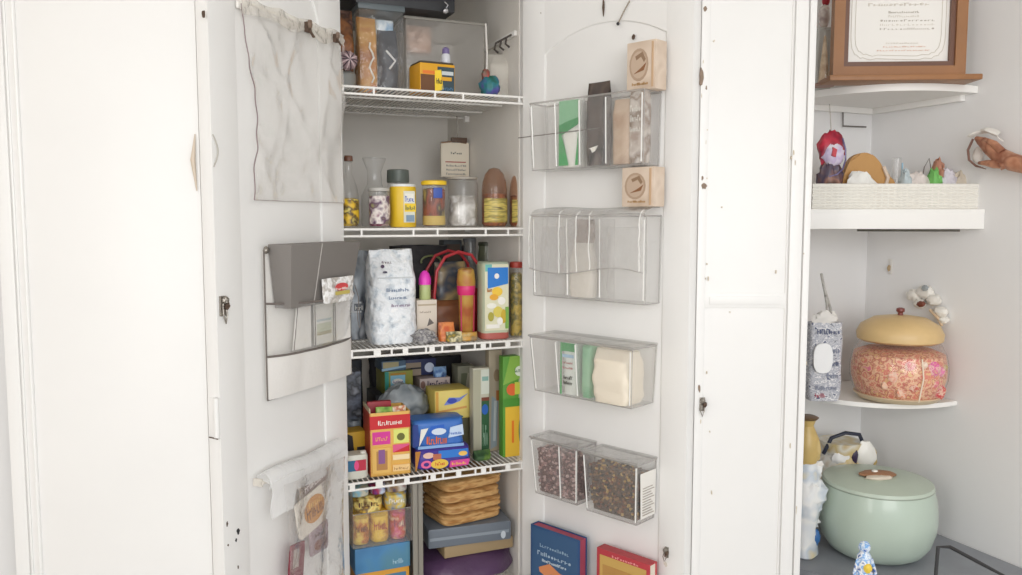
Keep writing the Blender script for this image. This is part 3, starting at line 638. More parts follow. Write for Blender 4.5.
jar('olive_jar', 'tall olive green jar standing at the back of third shelf', 482, 500, 242, .28, M('3c4030', .4), .01, glass=CL('6f7a3a', .5, 1, tint='b0b878'), fill=M('5d6234', .5), fillh=.85, neck=.9, group=None, z0=z)
jar('grey_jar', 'dull grey jar at the back of third shelf beside olive jar', 466, 480, 238, .38, M('77797c', .4), .01, glass=CL('8a8d90', .6, 1), neck=.9, group=None, z0=z)
for i, (a, b, pt, d_, lab) in enumerate(((372, 398, 252, .42, 'black bag shape added as dark backdrop behind the foil bag, third shelf'), (406, 468, 246, .47, 'wide bag shape added to darken the back of third shelf'))):
    cx, w, h = PX(a, b, pt, d_, z); bagthing('dark_backdrop', lab, 'bag', P.m(cx, d_ + .03, z), w, .06, h, M('2f2d33', .6, bump=.5, bscale=25, var=.3), i + 3, wr=.08, top=.6, crimp=.4)  # bag shapes added as a dark backdrop at the shelf's back
carton('dark_box', 'dark blue and brown box at back of third shelf above the red caddy', 'box', 444, 462, 240, .40, z, .05, M('3b4348', .5), [('r', .1, .75, .9, .95, M('4a3a30', .5))])
carton('green_box', 'deep green and black box at back of third shelf, behind black bag', 'box', 424, 440, 250, .41, z, .05, M('3a4a2e', .5), [('r', .1, .6, .9, .9, M('2a3424', .5))])

# ---- fourth shelf
z = ZT[3]
# red and yellow open carton
cx, w, h = PX(371, 411, 412, .02, z)
t = thing('open_carton', 'red and yellow open carton with pink panels on the fourth shelf', 'carton', P.m(cx, .02 + .05, z, R(-3)))
cy = M('e2b25a', .5); mb = MB(); T_ = .0025
mb.box(-w / 2, w / 2, -.05, -.05 + T_, 0, h, cy, .0006); mb.box(-w / 2, w / 2, .05 - T_, .05, 0, h, cy); mb.box(-w / 2, -w / 2 + T_, -.05, .05, 0, h, M('b5402c', .5)); mb.box(w / 2 - T_, w / 2, -.05, .05, 0, h, cy); mb.box(-w / 2, w / 2, -.05, .05, 0, T_, cy); mb.build('body', t)
mb = MB(); deco(mb, w, h, -.05, [('r', .0, .74, 1, .95, red), ('w', .2, .80, .8, .08, wht, 8), ('r', .06, .5, .5, .7, M('d63a96', .4)), ('w', .14, .56, .44, .06, yel, 5), ('r', .58, .5, .96, .72, M('dfe27a', .4)), ('e', .76, .6, .1, .06, M('6a6a30', .4)), ('r', .56, .36, .97, .48, M('e05a88', .4)), ('p', [(.56, .36), (.97, .36), (.97, .46)], red), ('r', .05, .05, .5, .45, M('e6b964', .5)), ('r', .15, .1, .42, .4, M('b5834a', .5)), ('r', .2, .2, .36, .42, M('8a5a90', .4)), ('r', .55, .24, .97, .32, M('f3dcae', .5)), ('r', .55, .06, .97, .16, M('edc88a', .5)), ('w', .58, .08, .95, .05, M('a87a48', .4), 6)], seed=6); mb.build('printed_front', t)
mb = MB(); mb.box(-w / 2, -w / 2 + .002, -.05, .05, h, h + .012, M('d8c9a8', .5)); mb.build('side_flap', t)
t = thing('red_packet', 'dark red packet sticking out of the red and yellow carton', 'packet', P.m(cx - w * .14, .09, z + .01, R(-3))); mb = MB(); mb.box(-w * .3, w * .3, -.008, .008, 0, h + .006, M('a02834', .45), .002); mb.build('packet_body', t)
bagthing('green_packet', 'leafy green packet sticking out of the red and yellow carton', 'packet', P.m(cx - w * .1, .05, z + .01, R(-3)), w * .42, .018, h - .002, PR(['5a8a30', '8ab848', 'd8d890'], 40), 3, top=.9)
bagthing('cream_packet', 'cream and orange packet at right in the red and yellow carton', 'packet', P.m(cx + w * .25, .05, z + .01, R(-3)), w * .4, .018, h - .003, PR(['ead9bc', 'c86a40', 'f0e6d0', '6a4a30'], 40), 6, top=.9)
# white tub lower left
cx, w, h = PX(346, 370, 456, .015, z)
t = thing('white_tub', 'low white tub with red and blue label at left of fourth shelf', 'tub', P.m(cx, .045, z)); mb = MB(); mb.lathe([(w * .46, 0), (w * .5, .004), (w * .5, h * .9), (w * .46, h)], M('dcdcd0', .4), p=3, sy=.8); mb.build('body', t)
mb = MB(); deco(mb, w * .8, h, -w * .41, [('r', .0, .35, .42, .8, M('2f6a90', .4)), ('r', .42, .35, .95, .8, M('c03048', .4)), ('e', .45, .58, .12, .2, M('e8508a', .4))]); mb.build('printed_front', t)
mb = MB(); mb.lathe([(.007, h), (.008, h + .002), (.008, h + .006), (.004, h + .007)], wht, cx=w * .3, cy=-.008); mb.build('cap', t)
zz = z
carton('mustard_box', 'yellow and black box behind the white tub, fourth shelf', 'box', 344, 366, 432, .10, z, .06, M('c9a02a', .5), [('p', [(0, .1), (.5, .0), (.35, .9), (0, 1)], blk), ('r', .55, .3, .95, .6, blk)], rz=R(5))
carton('dark_can', 'navy and grey tin near the left end of fourth shelf, upper row', 'tin', 342, 361, 372, .20, z, .06, PR(['3c4250', '6a7080', '23252c', '8c8f98'], 26), [])
cxg, wg, hg = PX(349, 360, 382, .17, z)
t = thing('grey_can', 'dull grey blue can standing behind mustard box, fourth shelf', 'can', P.m(cxg, .19, z)); mb = MB(); mb.lathe([(.02, 0), (.021, .004), (.021, .11), (.019, .114)], PR(['69727c', '8d959c', '464c56'], 30)); mb.build('can_body', t)
# grey plastic bags in the middle, stacked boxes behind
cx, w, h = PX(386, 436, 398, .15, z)
zb1 = z
t1 = carton('storage_tin', 'dark tin under the grey plastic bag on fourth shelf', 'tin', 384, 432, 425, .17, z, .08, M('3c4148', .5), [('r', .1, .2, .9, .5, M('5a6068', .5))])
zt_ = t1[0]
cx, w, h = PX(384, 434, 384, .17, zt_)
t = thing('plastic_bag', 'crumpled grey plastic bag draped over the dark tin, fourth shelf', 'bag', P.m(cx - .006, .212, zt_)); mb = MB(); mb.blob((0, 0, h * .38), w * .49, .048, h * .56, PR(['7f878c', 'a3a9ac', '6a7176', 'c2c6c8'], 12, .3, bump=.5), .18, 26, 2, seg=36, rings=20, flat=0); mb.build('bag_body', t)
zo = zt_ + h * .9
zo = hit(P, 398, 394, .30)[1]
a = carton('stacked_tin', 'black tin at back of fourth shelf under the olive box', 'tin', 376, 411, 394, .32, z, .12, M('2a2c32', .5), [])
a = carton('olive_box', 'olive yellow box with pale blue label at back of fourth shelf', 'box', 385, 413, 371, .31, a[0], .11, olv, [('r', .0, .0, .14, 1, M('3a9a8a', .4)), ('r', .2, .3, .72, .82, M('8cc4dc', .4)), ('e', .45, .55, .2, .13, wht), ('w', .3, .5, .65, .12, pur, 5), ('r', .2, .84, .75, .92, M('b8852a', .4)), ('r', .2, .08, .98, .16, M('b5b048', .4))], seed=2)
carton('tissue_box', 'small blue and cream box lying on top of the olive box', 'box', 382, 406, 361, .32, a[0], .09, M('4f6a84', .5), [('r', .05, .3, .7, .9, M('b5aa80', .5)), ('p', [(0, 0), (1, .3), (1, .5), (0, .25)], M('9cc0d8', .4))])
a = carton('crate_tin', 'dark crate at back centre of fourth shelf', 'crate', 418, 454, 402, .29, z, .12, M('4c443e', .5), [])
a2 = carton('lettered_box', 'pinkish box with a row of dark letters, back of fourth shelf', 'box', 420, 450, 378, .30, a[0], .08, M('b5a39c', .5), [('r', .0, .55, 1, 1, M('c9b8b4', .5)), ('w', .25, .62, .98, .28, M('3c3450', .5), 7), ('e', .1, .75, .08, .16, M('8a6a60', .5)), ('r', .0, .2, 1, .45, M('a89c9c', .5))], seed=9)
carton('navy_box', 'navy box with white disc on top of the lettered box', 'box', 406, 436, 359, .34, a2[0] + .004, .08, M('27305a', .5), [('r', .0, .0, .5, .8, M('9a8a78', .5)), ('e', .78, .45, .16, .3, M('cfd8ea', .4)), ('r', .1, .4, .5, .5, blk)])
bagthing('blue_sachet', 'small bright blue sachet beside navy box at back of fourth shelf', 'packet', P.m(hit(P, 447, 372, .25)[0], .32, a2[0]), .04, .03, .03, PR(['3a6ab8', '9cc0e8', '27407a'], 40), 4, top=.5)
for i, (a, b, pt, d_, lab) in enumerate(((346, 364, 362, .36, 'slumped bag shape added as dark backdrop, back left corner of fourth shelf'), (372, 418, 356, .49, 'black bag shape added as backdrop behind the olive box, fourth shelf'), (426, 464, 358, .49, 'charcoal bag shape added as backdrop behind the lettered box, fourth shelf'), (474, 498, 356, .44, 'dark brown bag shape added as backdrop behind the tall cartons, fourth shelf'))):
    cx, w, h = PX(a, b, pt, d_, z); bagthing('dark_backdrop', lab, 'bag', P.m(cx, d_ + .03, z), w, .06, h, M(('2b2d36', '232329', '2a2a30', '3c322c')[i], .6, bump=.5, bscale=25, var=.4), i + 13, wr=.08, top=.6, crimp=.4)  # dark backdrop put in to blacken the gaps between the boxes
# blue and yellow packs, front centre
a = carton('purple_pack', 'purple pack with pink and yellow shapes at front of fourth shelf', 'pack', 418, 471, 449, .02, z, .09, pur, [('p', [(0, .0), (.08, 1), (-.02, 1), (-.02, 0)], M('b5782c', .5)), ('e', .18, .3, .1, .2, M('e86a9c', .4)), ('e', .18, .3, .05, .1, M('3a2a80', .4)), ('e', .22, .75, .1, .15, M('e8c0b0', .4)), ('r', .4, .55, .95, .95, M('2f7ad0', .4)), ('r', .3, .5, .45, .8, M('b86a50', .4)), ('e', .42, .28, .16, .24, M('e8c44a', .4)), ('w', .34, .2, .52, .2, red, 4), ('p', [(.6, .05), (.95, .1), (.98, .42), (.62, .38)], M('d84a9a', .4)), ('w', .64, .16, .92, .14, yel, 5), ('e', .85, .72, .08, .12, M('f0c060', .4))], rz=R(-4), soft=True, seed=3)
a = carton('blue_pack', 'bright blue and white pack with orange lettering atop the purple pack', 'pack', 414, 465, 420, .035, a[0], .09, M('3f74c4', .4), [('p', [(0, .1), (.14, .15), (.1, .9), (0, .9)], M('26408c', .4)), ('p', [(.12, .1), (.3, .75), (.16, .72)], wht), ('p', [(.3, .45), (.62, .5), (.6, .85), (.34, .8)], M('2462c4', .4)), ('e', .5, .6, .14, .12, M('d5e2f2', .4)), ('p', [(.68, .35), (.98, .42), (.96, .8), (.72, .72)], M('c9dcf4', .4)), ('w', .26, .16, .66, .3, M('e8743a', .4), 6), ('r', .1, .02, .98, .12, M('8db4e4', .4)), ('w', .7, .45, .94, .12, M('5a7ac0', .4), 5)], rz=R(-4), soft=True, seed=6)
bx = carton('cracker_base', 'dark box under the yellow butter box, fourth shelf', 'box', 436, 470, 419, .15, z, .09, M('5c5a40', .5), [])
carton('butter_box', 'pale yellow box with blue swirl, behind the blue and white pack', 'box', 435, 470, 390, .15, bx[0], .09, M('e6cf6a', .45), [('r', .02, .04, .98, .97, M('eed87c', .45)), ('r', .02, .04, .1, .97, M('e0a84a', .45)), ('p', [(.25, .5), (.4, .75), (.7, .72), (.95, .85), (.7, .6), (.5, .52)], M('7a8ed8', .4)), ('e', .48, .63, .14, .09, M('3c50b8', .4)), ('p', [(.1, .25), (.9, .35), (.9, .42), (.1, .32)], M('e0a860', .4)), ('e', .5, .06, .3, .08, M('3f7a84', .4))], seed=5)
# tall cartons on the right
carton('tall_carton', 'tall narrow white carton with green side and blue spot', 'carton', 473, 489, 368, .10, z, .03, M('c5c2b0', .5), [('r', .52, .0, 1, .62, M('2c5a38', .4)), ('r', .52, .62, 1, .66, M('7a3a28', .4)), ('e', .74, .52, .2, .06, M('2a62b8', .4)), ('r', .5, .7, 1, .98, M('d5d8cc', .5)), ('r', .56, .85, .95, .9, M('8ab0a8', .4)), ('w', .6, .1, .9, .25, M('88a890', .4), 3), ('r', .0, .0, .45, .98, M('b3b09a', .5))], seed=3)
carton('grey_box', 'grey green upright box behind the tall narrow carton', 'box', 458, 474, 366, .30, z, .06, M('8a8a78', .5), [('r', .2, .3, .9, .9, M('6a7058', .5)), ('p', [(.2, .3), (.5, .3), (.9, .9), (.6, .9)], M('b0ac98', .5))])
carton('beige_carton', 'tall beige carton with faint blue streaks beside green box', 'carton', 489, 502, 350, .12, z, .03, M('a89c86', .55), [('p', [(.1, .02), (.6, .05), (.7, .5), (.2, .55)], M('8e9aa0', .5)), ('p', [(.3, .1), (.5, .1), (.6, .5), (.4, .5)], M('b5bcbc', .5)), ('r', .55, .5, .95, .6, M('a86a3a', .5)), ('e', .6, .75, .25, .06, M('8c7a60', .5))], seed=3)
t, cxx, ww = carton('green_yellow_box', 'tall green and yellow box with orange spot beside the right door', 'box', 503, 526, 356, .05, z, .03, M('5b9a36', .45), [('r', .1, .0, .75, .5, M('e0b83a', .45)), ('r', .75, .05, 1, .45, M('4a8c34', .4)), ('e', .8, .25, .12, .15, M('2f6a2c', .4)), ('r', .0, .5, 1, .58, M('4c9034', .4)), ('e', .4, .67, .25, .06, M('e06a3a', .4)), ('p', [(.0, .72), (1, .8), (1, 1), (.3, 1)], M('8cb850', .4)), ('e', .7, .85, .2, .05, M('e8efe0', .4)), ('r', .5, .62, .95, .74, M('c9cf50', .4)), ('r', .38, .14, .46, .36, org), ('w', .5, .84, .9, .04, M('2f6a2c', .4), 4)], seed=2)
xx, _ = hit(P, 483, 460, .05); bagthing('green_pouch', 'small dark green pouch on bare wire at right of fourth shelf', 'pouch', P.m(xx, .06, z), .05, .035, .026, PR(['1f3a26', '3a5c34', '6a8a3a'], 40), 5, top=.5)

# ---- lowest shelf (its front edge lies below the photograph)
z = ZT[4]
cx, w, h = PX(352, 411, 493, .05, z)
zy0 = hit(P, 380, 572, .04)[1]; zy1 = hit(P, 380, 546, .04)[1]; zy2 = hit(P, 380, 512, .04)[1]; zy3 = hit(P, 380, 493, .04)[1]
t = thing('orange_box', 'orange and blue box at the bottom of the left pile', 'box', P.m(cx, .10, z)); mb = MB(); mb.box(-w * .42, w * .46, -.05, .05, 0, zy0 - z, M('d89a34', .45), .002); mb.build('body', t)
mb = MB(); deco(mb, w * .8, zy0 - z, -.05, [('r', .5, .1, .95, .85, M('4a7a98', .4)), ('e', .5, .5, .2, .2, M('c9c0a8', .4)), ('w', .1, .6, .5, .15, M('8a4a20', .4), 6)], x0=-w * .36); mb.build('printed_front', t)
t = thing('blue_box', 'plain mid blue box in the left pile under the yellow packs', 'box', P.m(cx, .10, zy0)); mb = MB(); mb.box(-w * .47, w * .47, -.055, .055, 0, zy1 - zy0 - .002, PR(['3d74a4', '4c86b4', '5a8a9c'], 10, .5), .003); mb.build('body', t)
mb = MB(); deco(mb, w * .94, zy1 - zy0, -.055, [('w', .68, .18, .88, .2, M('a8c8d8', .4), 4)]); mb.build('printed_mark', t)
zb = zy1; hb = zy3 - zb + .01
t = thing('packet_bin', 'clear plastic bin holding yellow packs on the blue box', 'bin', P.m(cx, .10, zb)); mb = MB()
for q in ((-w / 2, w / 2, -.056, -.0545, 0, hb * .6), (-w / 2, -w / 2 + .0015, -.056, .056, 0, hb), (w / 2 - .0015, w / 2, -.056, .056, 0, hb), (-w / 2, w / 2, .0545, .056, 0, hb), (-w / 2, w / 2, -.056, .056, 0, .0015)): mb.box(*q, PLAST)
mb.build('bin_body', t)
mb = MB(); mb.tube([(w / 2, -.056, 0), (w / 2, -.056, hb)], .0015, PEDGE); mb.tube([(-w / 2, -.056, hb * .6), (w / 2, -.056, hb * .6)], .0015, PEDGE); mb.build('rim', t)
pk = [(-.32, .0, .30, .55, ['e0b030', 'f0d060', 'c87830', '8a5a30'], 'yellow noodle packet at left in the clear packet bin'), (.0, .0, .32, .62, ['e8b82c', 'f2cc4a', 'a8602c'], 'golden yellow packet in the middle of the clear packet bin'), (.32, .0, .28, .5, ['e6c080', 'd86a90', 'c8502c', 'f0e0c0'], 'cream and pink packet at right in the clear packet bin'), (-.2, 1, .5, .42, ['e9c238', '6a4a28', 'f4e08a', 'd99a2c'], 'yellow packet with dark script lying across the clear packet bin'), (.28, 1, .38, .3, ['3a70b8', 'e0c040', '9cc8e8'], 'blue and yellow packet on top right in clear packet bin')]
for i, (fx, lv, fw, fh, cols, lab) in enumerate(pk):
    hh = hb * (.52 if lv == 0 else .3); bagthing('food_packet', lab, 'packet', P.m(cx + fx * w, .10 + (.0 if lv == 0 else -.003), zb + .003 + (hb * .54 if lv else 0), R(-3)), w * fw, .09, hh, PR(cols, 34, .35), i + 3, top=.9, crimp=.6, front=[('w', .15, .45, .85, .3, (M('7a3c20', .4), M('b02c2c', .4), M('8a2c50', .4), M('5a3418', .4), wht)[i], 5)])
zc = zb + hb * .86
for i, (fx, fw, cols, lab) in enumerate(((-.34, .34, ['b9b089', '8cc0d4', 'd8d0b8', '5aa0c0'], 'tan and sky blue packet at top left of the lower pile'), (-.02, .26, ['2a3a8c', 'b02c58', 'c9d8ec', '2f4cb0'], 'royal blue packet with white arrow on the lower pile'), (.3, .38, ['27306a', 'a08260', 'd8d4cc', '8c2c38'], 'navy, tan and red packet at top right of lower pile'))):
    bagthing('tea_packet', lab, 'packet', P.m(cx + fx * w, .10, zc), w * fw, .085, (zy3 - zc) + .012 + .002 * i, PR(cols, 26, .35), i + 11, top=.9, crimp=.7)
# grey divider
xd, _ = hit(P, 418, 520, .03)
t = thing('shelf_divider', 'upright grey plastic divider right of the yellow packet pile', 'divider', P.m(xd, .03, z)); hd = ZT[3] - .03 - z
mb = MB(); mb.box(-.014, .014, 0, .008, 0, hd, M('8d887e', .5), .002); mb.box(-.003, .003, .0, .26, 0, hd, M('857f76', .5), .001); mb.build('panel', t)
xw, zw = hit(P, 432, 498, .12); bagthing('white_pouch', 'pale grey pouch at back between divider and brown bags', 'pouch', P.m(xw, .37, z), .07, .06, hit(P, 432, 482, .27)[1] - z, M('b9b8b8', .5, bump=.3), 3)
# purple bag, grey box, brown paper bags
cxp, wp, _ = PX(424, 524, 548, .03, z)
zp0 = hit(P, 470, 556, .06)[1]
t = thing('purple_bag', 'dark purple plastic bag at the bottom right of the pantry', 'bag', P.m(cxp, .16, z)); mb = MB(); mb.blob((0, 0, (zp0 - z) * .5), wp * .53, .14, (zp0 - z) * .62, M('5a4060', .35, bump=.6, bscale=18, var=.3), .07, 30, 4, seg=40, rings=22, flat=0)
for v in mb.bm.verts: v.co.z = min(v.co.z, zp0 - z - .002)
mb.build('bag_body', t)
zg1 = hit(P, 470, 527, .04)[1]
cxg, wg, _ = PX(433, 514, 520, .05, z)
hgx = (zg1 - zp0)
t = thing('cardboard_slab', 'flat tan cardboard packet under the grey blue box', 'packet', P.m(cxg + .015, .15, zp0)); mb = MB(); mb.box(-wg * .40, wg * .46, -.08, .08, 0, hgx * .35, M('a08a68', .6), .002); mb.build('packet_body', t)
t = thing('grey_case', 'grey blue flat case under the brown paper bags', 'case', P.m(cxg, .15, zp0 + hgx * .36, R(-5)))
mb = MB(); mb.box(-wg / 2, wg / 2, -.09, .09, 0, hgx * .6, M('6c747e', .4), .006); mb.build('case_body', t)
mb = MB(); deco(mb, wg, hgx * .6, -.09, [('r', .02, .4, .97, .55, M('8c959e', .3)), ('e', .9, .3, .03, .2, M('c5ccd2', .3))]); mb.build('front_ridge', t)
zz = zp0 + hgx * .97
htot = hit(P, 470, 480, .06)[1] - zz
cxb, wb, _ = PX(437, 506, 500, .06, z)
for k in range(4):
    hk = htot / 4; dx = (0, .004, -.003, .002)[k]
    t = thing('paper_bag', ['bottom brown paper bag of the folded stack', 'second brown paper bag from the bottom of the stack', 'third brown paper bag from the bottom of the stack', 'topmost brown paper bag of the folded stack, creased lengthwise'][k], 'bag', P.m(cxb + dx, .155, zz + hk * k, R((9, 12, 8, 11)[k])), 'folded brown paper bags')
    def fb(x, y, zq, tt, k=k, hk=hk):
        nz = noise.noise(Vector((x * 26, y * 26, zq * 90 + k * 9))); sag = hk * .10 * math.sin(x * 40 + k) if zq > hk * .4 else 0
        return x * (1 + .05 * nz), y * (1 + .05 * nz), max(0, zq + sag * .6 + hk * .05 * nz)
    mb = MB(); mb.lathe([(.90, 0), (.99, hk * .12), (1, hk * .3), (.955, hk * .48), (1, hk * .66), (.985, hk * .8), (.90, hk * .9), (.5, hk * .92), (.01, hk * .92)], PR(['8f6334', 'b98a52', 'cfa56c', 'a87a45'], 20, .6, bump=.5, stretch=(1, 1, 4)), 64, sx=wb * .46, sy=.082, p=7, fn=fb)
    mb.build('bag_body', t)
xk_, _ = hit(P, 500, 500, .3)
cx, w, h = PX(484, 520, 486, .34, z); bagthing('dark_backdrop', 'black bag shape added as dark backdrop behind the brown paper bags', 'bag', P.m(cx, .40, z), w, .08, h, M('26242a', .6, bump=.5, bscale=25), 5, wr=.08, top=.6, crimp=.4)  # added bag shape, keeps the corner dark behind the stack

# ------------------------------------------------------------------ left door: vinyl sheet, pockets, bag holder
def dx(px, py, y=0): return hit(D2, px, py, y)
xa, z1a = dx(240, -6, -.012); xb, z1b = dx(341, 42, -.012); xc, z2 = dx(252, 200, -.012)
ztop = z1b + .004; zbot = z2
t = thing('vinyl_sheet', 'translucent vinyl sheet with wavy dark edge hanging on left door', 'sheet', D2.m())
edge_px = [(240, -6), (242, 30), (245, 62), (254, 92), (257, 115), (253, 142), (250, 165), (251, 200)]
edge_x = [dx(a_, b_, -.012)[0] - xa for a_, b_ in edge_px]
def edge_off(v):
    q = v * (len(edge_x) - 1); i = min(int(q), len(edge_x) - 2); f = q - i; f = f * f * (3 - 2 * f); return edge_x[i] * (1 - f) + edge_x[i + 1] * f
def vin(u, v):
    x = xa + (xb - xa) * u + edge_off(v) * (1 - u) ** 1.5
    y = -.014 - .005 * math.sin(u * 9 + v * 2) * (.4 + .6 * v) - .004 * math.sin(v * 9 + u * 5) - .004 * noise.noise(Vector((u * 7, v * 9, 1))) - .0035 * max(0, math.sin(u * 16 + v * 5)) ** 6 * (1 - .6 * v) - .003 * max(0, math.sin(u * 10 - v * 8 + 1)) ** 8
    return (x, y, ztop + (zbot - ztop) * v)
mb = MB(); mb.sheet(vin, 70, 90, CL('fffaf4', .42, 1, bump=.5, bscale=9), .0008); mb.build('sheet_body', t)
mb = MB(); mb.tube([vin(0, k / 60) for k in range(61)], .0014, M('8f7f80', .5), 6); mb.tube([vin(k / 40, 1) for k in range(41)], .0009, M('a39a98', .5), 6); mb.build('hem', t)
mb = MB(); mb.box(xa - .002, xb + .001, -.009, -.002, ztop - .008, ztop + .010, M('eeebe5', .4), .002); mb.build('top_roll', t)
mb = MB(); mb.sheet(lambda u, v: (xa - .003 + (xb - xa + .006) * u, -.018 - .004 * noise.noise(Vector((u * 14, v * 3, 4))), ztop + .014 + .003 * math.sin(u * 23) - v * (.030 + .006 * math.sin(u * 17 + 1))), 50, 8, CL('f6efe2', .55, 1, bump=.9, bscale=40), .001); mb.build('tape', t)
for i, (px, py) in enumerate(((307, 30), (335, 40))):
    x, zq = dx(px, py, -.02)
    t = thing('sheet_clip', ['larger rusty brown clip holding the vinyl sheet top', 'smaller dark clip at right top corner of vinyl sheet'][i], 'clip', D2.m(x, -.022, min(zq, ztop)))
    s = (1.2, .95)[i]; mb = MB(); mb.box(-.007 * s, .007 * s, -.005, .004, -.006, .014 * s, RUST, .002); mb.blob((0, -.006, .010 * s), .006 * s, .005, .008 * s, M('7d6858', .5), .3, 30, 2); mb.tube([(0, -.006, -.002), (.006 * s, -.010, -.012 * s), (.012 * s, -.006, -.010 * s)], .0026 * s, RUST, 7); mb.build('clip_body', t)

# pocket organiser
xa, z1 = dx(261, 250); xb, _ = dx(347, 262); zbm = (dx(266, 398)[1] + dx(345, 376)[1]) / 2
zr1 = (dx(264, 304)[1] + dx(345, 291)[1]) / 2; zr2 = (dx(265, 353)[1] + dx(346, 340)[1]) / 2
W2 = xb - xa
t = thing('pocket_organizer', 'white hanging pocket organizer with grey trim on the left door', 'organizer', D2.m(xa, 0, 0))
gt = M('6f6762', .5)
mb = MB(); mb.box(0, W2, -.006, -.003, zbm, z1, M('eae7e2', .7, bump=.15), .001); mb.build('backing', t)
mb = MB()
for a, b in (((0, zbm), (0, z1)), ((0, zbm), (W2, zbm)), ((W2, zbm), (W2, z1))): mb.tube([(a[0], -.007, a[1]), (b[0], -.007, b[1])], .0021, gt, 6)
mb.build('binding', t)
for nm, za_, zb_2, bulge in (('upper_pocket', zr2, zr1, .058), ('lower_pocket', zbm, zr2, .018)):
    def pf(u, v, za_=za_, zb_2=zb_2, bulge=bulge):
        return (W2 * u, -.008 - bulge * (.35 + .65 * v) * (1 - abs(2 * u - 1) ** 3) - .003 * abs(math.sin(u * 3 * math.pi)), za_ + (zb_2 - za_) * v - .003 * v * (1 - abs(2 * u - 1) ** 2))
    mb = MB(); mb.sheet(pf, 30, 8, CL('eeece8', .2, .6, bump=.2) if nm == 'upper_pocket' else M('e8e5e1', .65, bump=.1), .001); pk_ = mb.build(nm, t)
    mb = MB(); mb.tube([pf(k / 30, 1) for k in range(31)], .0026, gt, 6); mb.build('trim_binding', pk_)
mb = MB(); mb.blob((.004, -.01, z1), .006, .006, .008, STEEL); mb.build('hanging_ring', t)
# things in the organiser
xk, zk0 = dx(268, 300, -.03); xk2, zk1 = dx(350, 246, -.03)
zl = zr2 + .012
xh = dx(301, 280, -.055)[0]; wbx = dx(340, 280, -.04)[0] - dx(272, 280, -.02)[0]
t = thing('grey_box', 'flared dark grey box standing in the door pocket organizer', 'box', D2.m(xa + W2 * .49, -.028, zr1 - .012))
hb = z1 + .012 - (zr1 - .012)
gb = M('7f7a76', .6, bump=.05); mb = MB()
mb.box(-W2 * .46, W2 * .36, -.042, .018, 0, hb, gb, .0015, taper=.018, tapy=.018); mb.build('box_body', t)
mb = MB(); mb.tube([(-W2 * .16, -.0255, .002), (-W2 * .12, -.0425, hb - .001)], .0012, M('b5b0ab', .5), 6); mb.build('edge_fold', t)
t = thing('snack_sachet', 'crinkled clear sachet with red print tucked before grey box', 'packet', D2.m(xa + W2 * .56, -.068, zr1 - .010, 0)); hs = .056
mb = MB(); mb.bag(W2 * .38, .012, hs, PR(['e8e4de', 'b8b2ac', 'ffffff', 'd8d4cf'], 50, .2, bump=.6), 4, wr=.08, top=.8); mb.build('pouch', t)
mb = MB(); deco(mb, W2 * .4, hs, -.010, [('e', .5, .62, .2, .16, M('d8484a', .4)), ('r', .3, .3, .75, .45, M('c8b860', .4)), ('w', .32, .5, .7, .1, wht, 4)]); mb.build('printed_front', t)
for i, (u0, u1, hh, col, lab) in enumerate(((.22, .42, .95, 'efece7', 'tall folded white paper at left in the door pocket'), (.46, .68, .85, 'e2e0da', 'white card with faint landscape print in the door pocket'), (.70, .90, .9, 'e9e6e2', 'white envelope at right end of the door pocket'))):
    t = thing('folded_paper', lab, 'paper', D2.m(xa + W2 * (u0 + u1) / 2, -.022 - .002 * i, zr2 + .004, 0)); ww = W2 * (u1 - u0); hp = (zr1 - zr2) * hh
    mb = MB(); mb.prism([(-ww / 2, 0), (ww / 2, 0), (ww / 2, hp), (-ww * .2 if i == 0 else -ww / 2, hp)], -.002, .002, M(col, .7)); mb.build('sheet', t)
    if i == 1: mb = MB(); deco(mb, ww, hp, -.002, [('r', .1, .3, .9, .5, M('c9cdb8', .6)), ('r', .1, .22, .9, .3, M('b0a890', .6)), ('r', .1, .55, .9, .6, M('bcc8cc', .6))]); mb.build('print', t)
    mb = MB(); mb.tube([(-ww / 2, -.0025, 0), (-ww * .2 if i == 0 else -ww / 2, -.0025, hp)], .0011, M('6e625c', .5), 5); mb.build('dark_edge', t)
# thin black cord of glasses at right of organiser
t = thing('wire_spectacles', 'pair of thin grey wire spectacles hooked on organizer right edge', 'spectacles', D2.m(xa + W2 * .96, -.03, zr2 + .03))
mb = MB(); mb.tube([(.006 * math.cos(a), -.010 + .002 * math.sin(a), .02 + .024 * math.sin(a)) for a in [2 * math.pi * k / 16 for k in range(16)]], .0011, M('77716e', .4), 6, closed=True); mb.tube([(.004, -.008, .04), (.012, -.002, .07), (.018, .012, .10)], .0012, M('77716e', .4)); mb.build('lens_frame', t)

# bag holder with packets
xa, z1 = dx(266, 472, -.05); xb, z2 = dx(342, 442, -.01)
xa = dx(266, 480, -.03)[0]; xb = dx(343, 450, -.03)[0]; W3 = xb - xa
zt3 = (dx(266, 480, -.03)[1] + dx(340, 445, -.03)[1]) / 2; zb3 = zt3 - .42
t = thing('plastic_bag_holder', 'white plastic bag folded over a rail on the left door, holding packets', 'bag', D2.m(xa, 0, 0))
def fold(u, v):
    a = v * 2 - .25
    x = W3 * u
    if a < 1: ang = math.pi * (1 - a * .9); return (x, -.022 + .020 * math.cos(ang), zt3 - .008 + .020 * math.sin(ang) + .003 * math.sin(u * 8))
    k = (a - 1); return (x + .004 * math.sin(k * 9), -.042 - .004 * math.sin(u * 6), zt3 - .01 - k * (.10 if (u < .25 or u > .86) else .05) + .003 * math.sin(u * 8))
mb = MB(); mb.sheet(fold, 30, 24, CL('ffffff', .9, .6, bump=.7, bscale=20), .001); mb.build('folded_hem', t)
def drape(u, v): return (W3 * (.12 + .78 * u) + .012 * v * (1 - u) + .006 * math.sin(v * 6 + u * 3), -.048 - .010 * math.sin(u * math.pi) - .005 * math.sin(u * 14 + v * 4), zt3 - .02 + (zb3 - zt3) * v)
